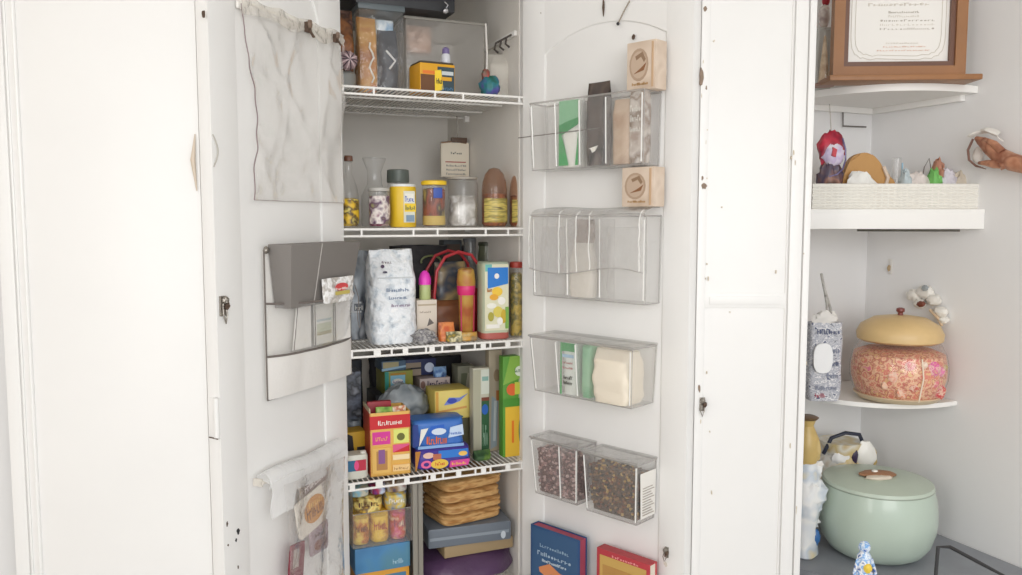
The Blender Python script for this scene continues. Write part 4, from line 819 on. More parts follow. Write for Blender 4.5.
mb = MB(); mb.sheet(drape, 40, 40, CL('c9c2bc', .17, 1, bump=.9, bscale=22), .001); mb.build('hanging_bag', t)
mb = MB(); mb.tube([(-.004, -.022, zt3 - .008), (W3 + .004, -.022, zt3 - .008)], .004, M('d8d2c8', .5), 8); mb.box(-.004, 0, -.022, 0, zt3 - .016, zt3, M('d8d2c8', .5)); mb.box(W3, W3 + .004, -.022, 0, zt3 - .016, zt3, M('d8d2c8', .5)); mb.build('rail', t)
def onD2(name, label, cat, px0, px1, py0, py1, y, dep, m, items, rz=0, **k):
    x0, za = hit(D2, px0, (py0 + py1) / 2, y); x1, zb = hit(D2, px1, (py0 + py1) / 2, y); za = hit(D2, (px0 + px1) / 2, py0, y)[1]; zb = hit(D2, (px0 + px1) / 2, py1, y)[1]
    w, h = x1 - x0, za - zb; t = thing(name, label, cat, D2.m((x0 + x1) / 2, y + dep / 2, zb) @ Matrix.Rotation(rz, 4, 'Y'))
    mb = MB(); mb.bag(w, dep, h, m, seed=len(label), wr=.04, top=.85, crimp=.4, p=5); mb.build('pouch', t)
    if items: mb = MB(); deco(mb, w, h, -dep / 2 - .001, items, seed=4); mb.build('printed_front', t)
onD2('seed_packet', 'pale packet with purple and grey lettering, upper in the hanging plastic bag', 'packet', 303, 331, 462, 500, -.028, .008, M('b8aca4', .5), [('r', .05, .35, .95, .75, M('8a7670', .5)), ('w', .12, .45, .9, .2, M('e6deda', .5), 6), ('r', .02, .05, .98, .25, M('d9d2cc', .5))], R(-12))
onD2('spice_packet', 'white packet with orange brown lettering in the hanging plastic bag', 'packet', 300, 327, 492, 530, -.040, .008, M('e4dcd0', .5), [('e', .6, .55, .38, .36, M('c98a34', .5)), ('w', .3, .35, .95, .38, M('6a3a20', .5), 5), ('w', .4, .62, .95, .2, M('e0b060', .5), 5)], R(-10))
onD2('photo_packet', 'small mauve packet with brown ovals low in the hanging plastic bag', 'packet', 311, 329, 524, 552, -.028, .008, M('a8949a', .5), [('e', .5, .3, .35, .2, M('8c5a4c', .5)), ('w', .2, .6, .8, .15, M('6a4a50', .5), 5)])
onD2('red_packet', 'dark red packet at bottom left in the hanging plastic bag', 'packet', 289, 303, 545, 590, -.030, .010, M('7c2a38', .5), [('r', .1, .5, .5, .9, M('b8a8a0', .5))], R(8))

# ------------------------------------------------------------------ right door: bins
def h1(px, py, y=0): return hit(D1, px, py, y)
def findD(pxf, pyf, xr):
    lo, hi = 0, .2
    for _ in range(30):
        m_ = (lo + hi) / 2
        if hit(D1, pxf, pyf, -m_)[0] < xr: lo, hi = lo, m_
        else: lo = m_
    return lo
def D_of(px_back, px_front, py):
    """how far a bin stands out, from the columns of its back and front right corners"""
    xr = h1(px_back, py)[0]; best = min((abs(h1(px_front, py, -d / 1000)[0] - xr), d / 1000) for d in range(5, 160)); return best[1], xr
print('DEBUG', wP, lenR, lenL, w3, w4, ZT, 'D', D_of(661, 634, 340), D_of(657, 637, 450), D_of(663, 640, 120))
def clearbin(label, pxl, pxr, pyt, pyb, Dp, divs, lidded=False, taper=.006, name='clear_bin', milky=.15, group='clear bins on the right door', yb=None):
    x0 = h1(pxl, (pyt + pyb) / 2, -Dp)[0]; x1 = h1(pxr, (pyt + pyb) / 2, -Dp)[0]
    zt = h1(pxr, pyt, -Dp)[1]; zb = h1(pxr, pyb, -Dp)[1]; h = zt - zb; w = x1 - x0
    t = thing(name, label, 'bin', D1.m(x0, .003, zb), group)
    pl = CL('dcd8d2', milky, .9, bump=.3, bscale=12); T_ = .0018; Dd = Dp + .003
    mb = MB()
    # front, sides, floor, back: sheets with the base drawn in
    def slab(pts, m=pl):
        n = (Vector(pts[1]) - Vector(pts[0])).cross(Vector(pts[3]) - Vector(pts[0])).normalized() * T_
        a = [mb.bm.verts.new(p) for p in pts]; b = [mb.bm.verts.new(Vector(p) + n) for p in pts]
        fs = [mb.bm.faces.new(a[::-1]), mb.bm.faces.new(b)] + [mb.bm.faces.new((a[i], a[(i + 1) % 4], b[(i + 1) % 4], b[i])) for i in range(4)]
        mb._f(fs, m)
    k = taper
    slab([(k, -Dd + k * 1.3, 0), (w - k, -Dd + k * 1.3, 0), (w, -Dd, h), (0, -Dd, h)])
    slab([(k, 0, 0), (k, -Dd + k * 1.3, 0), (0, -Dd, h), (0, 0, h)])
    slab([(w - k, -Dd + k * 1.3, 0), (w - k, 0, 0), (w, 0, h), (w, -Dd, h)])
    slab([(k, 0, 0), (w - k, 0, 0), (w - k, -Dd + k * 1.3, 0), (k, -Dd + k * 1.3, 0)])
    mb.build('bin_shell', t)
    mb = MB(); rr = .0026
    mb.tube([(0, -.003, h), (0, -Dd, h), (w, -Dd, h), (w, -.003, h)], rr, PEDGE, 6, closed=True)
    mb.build('rim', t)
    mb = MB()
    mb.tube([(0, -Dd, h), (k, -Dd + k * 1.3, 0), (w - k, -Dd + k * 1.3, 0), (w, -Dd, h)], .0014, PEDGE, 6); mb.tube([(w - k, -Dd + k * 1.3, 0), (w - k, -.004, 0), (w, -.004, h)], .0014, PEDGE, 6)
    for q in [.015, .985] + list(divs): mb.tube([(w * q, -Dd - .0012, h * .96), (k + (w - 2 * k) * q, -Dd + k * 1.3 - .0012, h * .04)], .0016, GLINT, 6)  # whitened ridges imitate bright streaks along the bin edges
    mb.build('moulded_edges_glints', t)
    for q in divs: mb = MB(); mb.box(w * q - .001, w * q + .001, -Dd + k, -.002, .002, h * .97, CL('cfcac4', .35, .9), 0); mb.build('divider', t)
    if lidded:
        mb = MB(); mb.box(-.003, w + .003, -Dd - .003, 0, h, h + .006, CL('c9c5be', .3, .9, bump=.4), .002); mb.build('lid', t)
        mb = MB(); mb.tube([(-.003, -Dd - .003, h + .003), (w + .003, -Dd - .003, h + .003)], .0028, PEDGE, 6); mb.build('lid_edge', t)
    return t, x0, w, zb, h, Dp
def inbin(bn, name, label, cat, u0, u1, v, m, dep=None, y=None, front=None, seed=1, z0=.004, **k):
    t0, x0, w, zb, h, Dp = bn; ww = w * (u1 - u0) * .84; dep = dep or Dp * .55; y = -Dp * .62 if y is None else y
    return bagthing(name, label, cat, D1.m(x0 + w * (u0 + u1) / 2, y, zb + z0), ww, dep, h * v, m, seed, front, **k)
b1 = clearbin('topmost clear divided bin on right door, holding green and brown packets', 530, 644, 89, 164, .066, [.24, .46, .69], taper=.004)
inbin(b1, 'green_packet', 'green and white packet in the topmost clear door bin', 'packet', .25, .46, .98, M('f0efe8', .4), front=[('p', [(0, .62), (1, .72), (1, .98), (0, .98)], M('8cc49a', .4)), ('p', [(0, .45), (1, .62), (1, .72), (.3, .66), (0, .62)], M('3c9a58', .4)), ('p', [(0, .02), (.5, .02), (.3, .3), (.1, .5), (0, .48)], M('52a868', .4)), ('p', [(.85, .02), (1, .02), (1, .5)], M('52a868', .4))], top=.9, crimp=.5)
t = inbin(b1, 'coffee_packet', 'dark brown glossy packet with white mark in topmost clear door bin', 'packet', .47, .69, 1.18, PR(['3a322e', '5c4e46', '2a2422', '8a7c74'], 16, .2, bump=.6, stretch=(1, 1, .5)), seed=5, top=.75)
mb = MB(); mb.prism([(-.014, .040), (.012, .046), (.004, .034), (-.004, .030), (-.008, .038)], -.022, -.019, wht); mb.build('white_mark', t)
inbin(b1, 'tan_packet', 'tan paper packet right of coffee packet in topmost door bin', 'packet', .70, .88, .9, PR(['b89a80', 'd0b8a0', 'a88870'], 14, .5), seed=2, top=.8)
inbin(b1, 'clear_pouch', 'clear pouch with white lettering at right end of topmost door bin', 'pouch', .84, 1.0, 1.12, PR(['a89486', 'd9d0c8', '8c7868', 'e9e4de'], 22, .15, bump=.6), seed=9, front=[('w', .2, .5, .85, .08, wht, 4), ('w', .2, .62, .85, .08, wht, 4), ('w', .2, .38, .85, .06, wht, 5)])
b2 = clearbin('second clear door bin from the top, with rounded hood and cloudy film', 532, 646, 216, 305, .060, [.33, .62], milky=.25, taper=.003)
t0, x0, w, zb, h, Dp = b2
t = thing('hood_cover', 'clear curved plastic hood over the second door bin', 'cover', D1.m(x0, 0, zb + h))
def hd(u, v):
    a = v * 2.0; nz = noise.noise(Vector((u * 9, v * 7, 3))) + .6 * noise.noise(Vector((u * 22, v * 13, 8)))
    if a < 1: return (w * u, -.004 - (Dp + .004) * math.sin(a * math.pi / 2), .018 * math.cos(a * math.pi / 2) + .002 + .002 * math.sin(u * 9))
    return (w * u, -Dp - .009 - .004 * nz - .003 * math.sin((a - 1) * 3) - .002 * math.sin(u * 20), .002 - (a - 1) * h * (.66 + .05 * math.sin(u * 6)))
mb = MB(); mb.sheet(hd, 70, 44, CL('f2efec', .26, 1, bump=.9, bscale=16), .0012); mb.build('hood_body', t)
mb = MB()
for v in (.02, .48, 1.0): mb.tube([hd(k / 36, v) for k in range(37)], .0016, PEDGE, 6)
for u in (0, .28, .44, .55, .97): mb.tube([hd(u, .3 + .7 * k / 20) for k in range(21)], .0015, GLINT, 6)  # white ribs double as painted highlights on the hood
mb.build('hood_ribs_glints', t)
inbin(b2, 'white_bag', 'white paper bag in the middle of the second door bin', 'bag', .30, .56, .9, M('e2dcd2', .6, bump=.3), seed=3, top=.5, crimp=.1, topw=.4)
inbin(b2, 'film_bag', 'cloudy clear film bag at left in second door bin', 'bag', .02, .28, .85, FILM, seed=4, top=.7)
inbin(b2, 'film_bag', 'cloudy clear film bag at right in second door bin', 'bag', .62, .98, .85, FILM, seed=7, top=.7)
inbin(b2, 'brown_sachet', 'small brown sachet above the white bag in second door bin', 'packet', .36, .56, .28, PR(['a08c7c', '7c6658', 'c9b8a8'], 30, .3), seed=4, z0=h * .68, y=-Dp * .72, dep=.01)
b3 = clearbin('third clear lidded door bin, holding green packets and cream bag', 530, 632, 350, 410, .098, [.27, .47], lidded=True, taper=.008)
t0, x0, w, zb, h, Dp = b3
inbin(b3, 'tea_packet', 'white and green printed packet in the third door bin', 'packet', .29, .46, .93, M('e2e6df', .5), front=[('r', .0, .84, 1, 1, M('4a9a5c', .4)), ('r', .1, .72, .9, .78, M('a8c8e0', .4)), ('w', .15, .6, .85, .04, M('b0605c', .5), 6), ('w', .15, .5, .85, .04, M('c0807c', .5), 6), ('w', .2, .3, .85, .07, M('6a6a60', .5), 5), ('w', .2, .2, .85, .07, M('6a6a60', .5), 5), ('r', .0, .0, .07, 1, M('5aa86a', .4))], top=.95, crimp=.8, seed=3)
inbin(b3, 'green_sleeve', 'pale green packet beside cream bag in third door bin', 'packet', .48, .60, .93, PR(['8cbc98', 'a9cfae', '6aa47c'], 12, .4), seed=5, top=.95, crimp=.7)
t = inbin(b3, 'cream_bag', 'cream folded paper bag filling right half of third door bin', 'bag', .60, .985, .9, M('ece2d0', .6, bump=.35, bscale=18), seed=6, top=.8, crimp=.45, dep=Dp * .84, p=7)
b4 = clearbin('small clear lower door bin holding dusky pink beans', 531, 577, 449, 507, .075, [.62], lidded=True, taper=.008)
b5 = clearbin('wider clear lower door bin holding brown nuts with white side label', 583, 637, 466, 527, .078, [], lidded=True, taper=.006)
for bn, cols, nm, lab in ((b4, ['6e5450', 'a88480', '8a6a66', 'c8aca6'], 'pink_beans', 'dusky pink beans filling the small lower door bin'), (b5, ['5c4a3c', '8d6a48', '3c342e', 'b8985c', '7c4c34'], 'mixed_nuts', 'mixed brown nuts and seeds filling the wider lower door bin')):
    t0, x0, w, zb, h, Dp = bn; mb = MB(); rnd = random.Random(3)
    cm_ = [M(c, .45) for c in cols]
    mb.box(.011, w - .011, -Dp + .014, -.010, .003, h * .80, cm_[0], 0, .006, .008)
    for i in range(420):
        f = rnd.random(); s = rnd.uniform(.003, .0052)
        if f < .6: c = (rnd.uniform(.010, w - .010), -Dp + .0125, rnd.uniform(.008, h * .82))
        elif f < .8: c = (w - .013, rnd.uniform(-Dp + .012, -.008), rnd.uniform(.008, h * .82))
        else: c = (rnd.uniform(.01, w - .01), rnd.uniform(-Dp + .012, -.01), h * .80)
        tpr = (1 - c[2] / h) * .008
        c = (min(max(c[0], .009 + tpr), w - .009 - tpr), c[1] + tpr * .8, c[2])
        mb.blob(c, s, s * .8, s * rnd.uniform(.6, 1), rnd.choice(cm_), .2, 20, i, seg=7, rings=5)
    o = mb.build(nm, kind='stuff'); o.matrix_world = D1.m(x0, 0, zb); tag(o, lab, 'food')
t0, x0, w, zb, h, Dp = b5
mb = MB(); mb.quad([(w + .0006, -Dp + .012, .012), (w + .0006, -.006, .012), (w + .0022, -.006, h * .85), (w + .0022, -Dp + .006, h * .85)], M('e9e6e0', .6))
for k in range(11): mb.box(w + .001, w + .0032, -Dp + .018, -.014 - .006 * (k % 3), .02 + k * .0065, .0215 + k * .0065, M('b0a8a0', .6))
mb.build('paper_label', t0)
# tan blocks standing on the bins
for i, (a, b, pt, zz, lab) in enumerate(((627, 656, 41, b1[3] + b1[4] + .001, 'tan soap carton with round brown seal above the topmost door bin'), (622, 654, 167, None, 'tan soap carton with round seal standing on the second door bin'))):
    y = -.054
    x0_, zt = h1(a, pt + 15, y); x1_ = h1(b, pt + 15, y)[0]; zt = h1((a + b) / 2, pt, y)[1]
    if zz is None: zz = b2[3] + b2[4] + .0215
    w_ = x1_ - x0_; hh = zt - zz
    t = thing('soap_carton', lab, 'carton', D1.m((x0_ + x1_) / 2, y + .022, zz), 'tan cartons on the right door')
    mb = MB(); mb.box(-w_ / 2, w_ / 2, -.022, .022, 0, hh, PR(['cdb8a4', 'dccab8', 'bfa892'], 12, .6), .002); mb.build('body', t)
    mb = MB(); deco(mb, w_, hh, -.022, [('e', .42, .52, .33, .34, M('b39a84', .6)), ('e', .42, .52, .27, .28, M('c4ad98', .6)), ('p', [(.3, .7), (.55, .78), (.66, .62), (.6, .56), (.5, .68), (.34, .62)], M('94785f', .6)), ('p', [(.25, .34), (.6, .4), (.68, .55), (.5, .45)], M('8c6040', .6)), ('r', .86, .04, .92, .96, M('c8a888', .6)), ('w', .2, .1, .75, .06, M('b89468', .6), 7)]); mb.build('printed_seal', t)
# wire hook of topmost bin
mb = MB(); x, zq = h1(519, 138, -.06); x2, z2 = h1(560, 133, -.06); x3, z3 = h1(600, 128, -.06)
mb.tube([(x, -.062, zq), (x2, -.063, z2), (x3, -.061, z3)], .0013, M('7a736c', .4), 6); o = mb.build('bin_wire'); o.matrix_world = D1.m(); tag(o, 'thin grey wire stretched across front of the topmost door bin', 'wire')
# books at the bottom
for i, (a, b, pt, y, cov, pg, lab, items) in enumerate((
    (531, 580, 532, -.045, M('2f4f7c', .4), M('a03450', .5), 'dark blue book with orange fish-like picture standing on door ledge', [('r', .04, .0, .96, .97, M('35587f', .4)), ('w', .2, .72, .8, .05, M('8fa8bc', .4), 8), ('w', .15, .60, .85, .06, M('a8bccc', .4), 7), ('p', [(.18, .42), (.4, .52), (.6, .44), (.9, .40), (.6, .36), (.45, .38), (.3, .33), (.2, .36)], M('d88a58', .4)), ('w', .25, .52, .75, .04, M('c8d4dc', .4), 9), ('w', .3, .2, .7, .05, M('8fa8bc', .4), 7)]),
    (597, 650, 556, -.045, M('b83a44', .45), M('c8363c', .5), 'red and gold book standing right of the blue book', [('r', .06, .0, .94, .92, M('c9a45a', .45)), ('w', .3, .93, .8, .03, M('e8a0a0', .4), 7), ('r', .12, .3, .88, .8, M('b88a4a', .45))]))):
    x0_ = h1(a, pt + 20, y)[0]; x1_ = h1(b, pt + 20, y)[0]; zt = h1((a + b) / 2, pt, y)[1]; w_ = x1_ - x0_; hh = .19; zb_b = zt - hh
    if i == 0: zledge = zb_b
    hh = zt - zledge; zb_b = zledge
    t = thing('hardback_book', lab, 'book', D1.m((x0_ + x1_) / 2, y, zb_b), 'books on the right door')
    th = .028
    mb = MB(); mb.box(-w_ / 2, w_ / 2, -.0015, .0015, 0, hh, cov, .0008); mb.box(-w_ / 2, w_ / 2, th - .0015, th + .0015, 0, hh, cov, .0008); mb.box(-w_ / 2, -w_ / 2 + .003, 0, th, 0, hh, cov, .0008); mb.build('cover', t)
    mb = MB(); mb.box(-w_ / 2 + .003, w_ / 2 - .003, .0015, th - .0015, .003, hh - .003, M('e2d8c8', .8) if i else M('b04a60', .6)); mb.build('page_block', t)
    mb = MB(); deco(mb, w_, hh, -.0015, items, seed=i + 2); mb.build('cover_print', t)
    if i == 1: mb = MB(); mb.box(-w_ / 2 + .001, w_ / 2 - .001, .001, th - .001, hh - .003, hh, M('b8383f', .5)); mb.build('top_band', t)
xle0 = h1(526, 560)[0]
mb = MB(); mb.box(xle0, xr, -.06, 0, zledge - .012, zledge, DOORW, .002); mb.box(xle0, xr, -.06, -.055, zledge, zledge + .03, DOORW, .002); mb.build('book_ledge', door1)

# ------------------------------------------------------------------ corner shelves on the right
def cz(px, py, d): return hit(RW, px, py, 0)[1]
xR1, z1r = hit(RW, 978, 86, -.0); xR3, z3r = hit(RW, 957, 401, 0)
print('DEBUG shelves', xR1, z1r, xR3, z3r, hit(RW, 985, 228, 0), hit(RW, 872, 109, 0))
def curve_shelf(name, label, z, th, Rr, n, m=WHITE):
    t = thing(name, label, 'shelf', B.m(0, 0, z), 'white corner shelves')
    pts = [(-.001, -.001), (-Rr, -.001)]
    for k in range(0, 33):
        a = math.pi / 2 * k / 32; pts.append((-.001 - Rr * math.cos(a) ** (2 / n), -.001 - Rr * math.sin(a) ** (2 / n)))
    pts.append((-.001, -Rr))
    out = []
    for p in pts:
        if not out or (Vector(p) - Vector(out[-1])).length > 1e-4: out.append(p)
    mb = MB(); mb.plate(out, -th, 0, m, .002); mb.build('board', t); return t
ZS1 = z1r; R1 = xR1
s1 = curve_shelf('corner_shelf', 'white curved corner shelf at top right, carrying the framed certificate', ZS1, .018, R1, 2.5)
mb = MB(); mb.box(-R1 * .95, -.0, -.018, -.001, -.034, -.018, WHITE, .001); mb.box(-.018, -.001, -R1 * .9, -.018, -.034, -.018, WHITE, .001); mb.build('wall_batten', s1)
# diagonal shelf with thick front
dv = Vector((ux, uy)); 
p985 = hit(RW, 985, 215, 0)[0]
ZS2 = ground(930, 209, 1.5)
Yd = 2.0
ptr = RW.w(p985, 0, 0); zS2 = EYE.z + ray(985, 209.5).z * (ptr.y / ray(985, 209.5).y); zS2b = EYE.z + ray(985, 229).z * (ptr.y / ray(985, 229).y)
t = thing('corner_shelf', 'white corner shelf with deep straight front edge, carrying the wicker basket', 'shelf', B.m(0, 0, zS2), 'white corner shelves')
# straight front parallel to the camera plane: from the right wall leftwards to the back wall
A = B.loc(RW.w(p985, 0, 0)); dirl = Vector((-math.cos(UA), math.sin(UA)))    # world -X in the frame B
k = (0 - A.y) / dirl.y if dirl.y > 0 else 0
Bq = (A.x + dirl.x * k, -.001); kk = .93
q1 = (A.x - .001, A.y); q0 = (max(A.x + dirl.x * .50, -.62), A.y + dirl.y * .50)
mb = MB(); mb.plate([(-.001, -.001), (q0[0], -.001), q0, q1], -.010, 0, WHITE, .001); mb.build('board', t)
th_ = zS2 - zS2b
mb = MB(); Lf = (Vector(q1) - Vector(q0)).length; mb.box(0, Lf, -.0, .016, -th_, .001, WHITE, .0015); o = mb.build('front_edge', t); o.matrix_local = Matrix.Translation((q0[0], q0[1], 0)) @ Matrix.Rotation(-UA, 4, 'Z')
mb = MB(); mb.tube([(q0[0] + .2, q0[1] - .03, -th_ - .004), (q1[0] - .05, q1[1] + .03, -th_ - .004)], .003, M('5a564f', .5)); mb.build('support_rod', t)
ZS3 = z3r; s3 = curve_shelf('corner_shelf', 'white curved corner shelf in the middle, carrying the cookie jar', ZS3, .012, xR3, 2.4)
# gray corner table top
pot_c = depth_pt(879, 540, 2.0)
ZG = EYE.z + ray(882, 566).z * (1.95 / ray(882, 566).y)
t = thing('corner_table', 'slate grey corner table top under the celadon pot', 'table', B.m(0, 0, ZG))
RG = .62; pts = [(-.002, -.002), (-RG * .9, -.002)] + [(-.002 - RG * math.cos(math.pi / 2 * k / 24) ** .85 * .9, -.002 - RG * math.sin(math.pi / 2 * k / 24) ** .85) for k in range(1, 24)] + [(-.002, -RG)]
mb = MB(); mb.plate(pts, -.025, 0, M('94979e', .45, bump=.1, bscale=30, var=.25, vscale=9), .003); mb.build('table_top', t)
for (x, y) in ((-.06, -.06), (-.50, -.06), (-.06, -.54)): mb = MB(); mb.box(x - .02, x + .02, y - .02, y + .02, -ZG + .001, -.024, M('77797e', .5), .002); mb.build('leg', t)

FACE = Fr((0, 0), 0)    # items turned to the camera
def cam_item(px, pyb, Y, z, rz=0):
    """matrix of an item whose foot stands at column px, distance Y, height z"""
    d = ray(px, pyb); return Matrix.Translation((d.x * Y / d.y, Y, z)) @ Matrix.Rotation(rz, 4, 'Z')
def wpx(n, Y): return n / FP * Y / 1.0
# framed certificate on a wooden base
Yf = 2.06; z = ZS1
def zat(px, py, Y): return EYE.z + ray(px, py).z * Y / ray(px, py).y
x0 = depth_pt(833, 60, Yf).x; x1 = depth_pt(962, 60, Yf).x; w = x1 - x0; zt = zat(900, -45, Yf)
wood = M('9c6c43', .45, bump=.15, bscale=30, var=.25, vscale=12); wd2 = M('6e4a38', .4, var=.2)
t = thing('framed_certificate', 'wooden framed certificate standing on top right corner shelf', 'frame', Matrix.Translation(((x0 + x1) / 2, Yf, z)) @ Matrix.Rotation(R(-3), 4, 'Z'))
zb0 = zat(900, 73, Yf) - z; h = zt - z
fw = .026
mb = MB()
def frame_ring(mb, x0, x1, z0, z1, wf, y0, y1, m, bev=.002):
    for q in (((x0, z0), (x1, z0), (x1 - wf, z0 + wf), (x0 + wf, z0 + wf)), ((x0, z1), (x0 + wf, z1 - wf), (x1 - wf, z1 - wf), (x1, z1)), ((x0, z0), (x0 + wf, z0 + wf), (x0 + wf, z1 - wf), (x0, z1)), ((x1, z0), (x1, z1), (x1 - wf, z1 - wf), (x1 - wf, z0 + wf))): mb.prism(list(q), y0, y1, m)
    return mb
z00 = zb0 * .55
frame_ring(mb, -w / 2, w / 2, z00, h, .026, -.012, .014, wood); mb.build('outer_frame', t)
mb = MB(); frame_ring(mb, -w / 2 + .026, w / 2 - .026, z00 + .026, h - .026, .012, -.006, .008, wd2); mb.build('inner_moulding', t)
mb = MB(); mb.box(-w / 2 + .03, w / 2 - .03, .008, .012, z00 + .03, h - .03, M('8a6a50', .6)); mb.build('backing', t)
px0_ = depth_pt(854, 40, Yf).x - (x0 + x1) / 2; px1_ = depth_pt(947, 40, Yf).x - (x0 + x1) / 2
mb = MB(); mb.box(-w / 2 + .036, w / 2 - .036, .003, .006, z00 + .036, h - .036, M('eeebe6', .7), 0); pm = mb.build('certificate_paper', t)
pw, ph = w - .072, h - z00 - .072; ink = M('d9d3ca', .7); ink2 = M('b8b0a6', .7)
mb = MB(); its = []
for k in range(5): its.append(('w', .32 if k < 3 else .4, .36 + .045 * k, .86 if k < 3 else .7, .022, ink if k % 2 else ink2, 14))
its += [('w', .36, .17, .78, .012, M('e0c0b0', .7), 16), ('w', .30, .13, .82, .012, M('e0c0b0', .7), 18), ('w', .38, .21, .7, .01, ink, 12)]
for k in range(3): its.append(('w', .2 + .1 * k, .62 + .1 * k, .8 - .05 * k, .03, ink, 12))
deco(mb, pw, ph, .003, its, z0=z00 + .036, seed=8)
for s_, q in ((1, .92), (1, .84)):
    n = 60; hw, hh2 = pw / 2 * q, ph / 2 * q; cz_ = z00 + .036 + ph / 2
    mb.tube([(hw * math.copysign(abs(math.cos(a)) ** .35, math.cos(a)), .0026, cz_ + hh2 * math.copysign(abs(math.sin(a)) ** .35, math.sin(a)) * (1 + .02 * math.sin(a * 20))) for a in [2 * math.pi * k / n for k in range(n)]], .0008, M('d2cbc0', .7), 4, closed=True)
mb.build('embossed_print', t)
xb1 = depth_pt(977, 80, Yf - .02).x - (x0 + x1) / 2; xb0 = depth_pt(829, 80, Yf - .02).x - (x0 + x1) / 2
mb = MB(); mb.box(xb0, xb1, -.040, .045, .0005, z00 + .001, wood, .003); mb.build('base_ledge', t)
# little things left of the certificate
Yl = 2.12
t = thing('glass_dome', 'small clear glass dome left of the framed certificate', 'dome', cam_item(824, 70, Yl, ZS1)); hD = zat(824, 28, Yl) - ZS1
mb = MB(); mb.lathe([(.022, .004), (.024, .006), (.024, hD * .7), (.014, hD * .95), (.001, hD)], GLASS); mb.build('dome', t)
mb = MB(); mb.lathe([(.026, 0), (.027, .004), (.024, .008)], M('9a7a6c', .5)); mb.build('base', t)
mb = MB(); mb.lathe([(.015, .008), (.013, .02), (.008, hD * .5), (.003, hD * .85), (.0005, hD * .88)], PR(['b89878', 'd4bc9c', '9c7c5c'], 30)); mb.build('cone_figure', t)
t = thing('santa_figure', 'small red and white figure on block beside the certificate, cut by frame top', 'figurine', cam_item(824, 28, Yl + .07, ZS1)); z0f = zat(824, 28, Yl + .07) - ZS1
mb = MB(); mb.box(-.018, .018, -.012, .012, 0, z0f, M('c8c8c2', .5), .003); mb.build('block', t)
mb = MB(); mb.blob((0, 0, z0f + .03), .014, .012, .032, PR(['b8303c', 'e8e0d8', '7a3a48'], 26), .2, 20, 2); mb.blob((.003, 0, z0f + .07), .010, .010, .014, M('b02c38', .5)); mb.build('figure_body', t)
# bracket wire under the top shelf
Xb, Zb = hit(B, 843, 107, -.004)[0], 0
t = thing('wire_bracket', 'dark bent wire bracket under the top corner shelf', 'bracket', B.m()); a = hit(B, 843, 109, -.01); b_ = hit(B, 843, 126, -.01); c_ = hit(B, 866, 127, -.01)
mb = MB(); mb.tube([(a[0], -.01, a[1]), (b_[0], -.01, b_[1]), (min(c_[0], -.004), -.01, c_[1])], .0022, M('6a655f', .5)); mb.tube([(a[0], -.01, a[1] - .008), (a[0], -.01, ZS1 - .034)], .004, DARK); mb.build('bent_wire', t)

# ---- basket on the diagonal shelf
z = zS2 + .001; Yb = ptr.y + .022
x0 = depth_pt(813, 200, Yb).x; x1 = depth_pt(983, 200, Yb).x; w = x1 - x0; h = zat(900, 185, Yb) - z
x1 = min(x1, ptr.x - .004)
w = x1 - x0
wick = M('efece4', .6)
t = thing('wicker_basket', 'low white wicker basket of odds and ends on the straight corner shelf', 'basket', Matrix.Translation(((x0 + x1) / 2, Yb, z)))
BD = .12
# the far right end narrows with the wall
def bp(u): # perimeter of the basket as (x, y)
    return u
per = []
cor = [(-w / 2, 0), (w / 2, 0), (w / 2 - .058, BD), (-w / 2, BD)]
for i in range(4):
    a, b_ = Vector(cor[i]), Vector(cor[(i + 1) % 4]); n = max(3, int((b_ - a).length / .008))
    for k in range(n): per.append(a + (b_ - a) * (k / n))
rows = 8; N = len(per)
mb = MB()
for r_ in range(rows):
    zz = h * (r_ + .5) / rows; pts = []
    for i, p in enumerate(per):
        c = Vector((0, BD / 2)); nrm = (p - c).normalized(); pts.append((p.x + nrm.x * .0013 * (-1) ** (i + r_), p.y + nrm.y * .0016 * (-1) ** (i + r_), zz))
    mb.tube(pts, h / rows * .50, wick, 5, closed=True)
mb.build('woven_sides', t)
mb = MB()
for i, p in enumerate(per):
    if i % 2 == 0: mb.tube([(p.x, p.y, .001), (p.x, p.y, h)], .0018, wick, 5)
mb.build('stakes', t)
mb = MB(); mb.tube([(p.x, p.y, h) for p in per], .0038, wick, 7, closed=True); mb.tube([(p.x, p.y, .003) for p in per], .003, wick, 6, closed=True); mb.build('rim', t)
mb = MB(); mb.plate([(c.x, c.y) for c in map(Vector, cor)], .001, .003, wick); mb.build('bottom', t)
def bx(px, py, dy, zoff=0): return Matrix.Translation((depth_pt(px, py, Yb + dy).x, Yb + dy, z + .004 + zoff))
def hz(py, dy, px=900): return zat(px, py, Yb + dy) - z - .004
S_ = Yb / FP
t = thing('wooden_scoop', 'tan carved wooden scoop resting in the left of wicker basket', 'scoop', bx(866, 185, .06)); hh = hz(153, .06)
mb = MB(); mb.prism([(-27 * S_, 0), (-25 * S_, hh * .6), (-16 * S_, hh * .93), (-2 * S_, hh), (10 * S_, hh * .85), (20 * S_, hh * .62), (25 * S_, hh * .55), (27 * S_, hh * .42), (22 * S_, 0)][:0] + smooth([(-27 * S_, 0), (-26 * S_, hh * .5), (-17 * S_, hh * .9), (-2 * S_, hh), (10 * S_, hh * .85), (18 * S_, hh * .60), (24 * S_, hh * .55), (28 * S_, hh * .35), (22 * S_, 0)]), -.014, .014, M('bf9053', .55, var=.12), .005); mb.build('scoop_body', t)
mb = MB(); mb.tube([(14 * S_, -.017, hh * .75), (19 * S_, -.018, hh * .55), (17 * S_, -.017, hh * .40)], .005, M('d8c4b0', .3), 8); mb.build('white_tag', t)
t = thing('white_cloth', 'folded white cloth before the wooden scoop in wicker basket', 'cloth', bx(860, 185, .028)); hh = hz(172, .028); mb = MB(); mb.blob((0, 0, hh * .5), 15 * S_, .016, hh * .52, M('ecebe6', .8, bump=.4), .25, 20, 3, flat=0); mb.build('cloth_body', t)
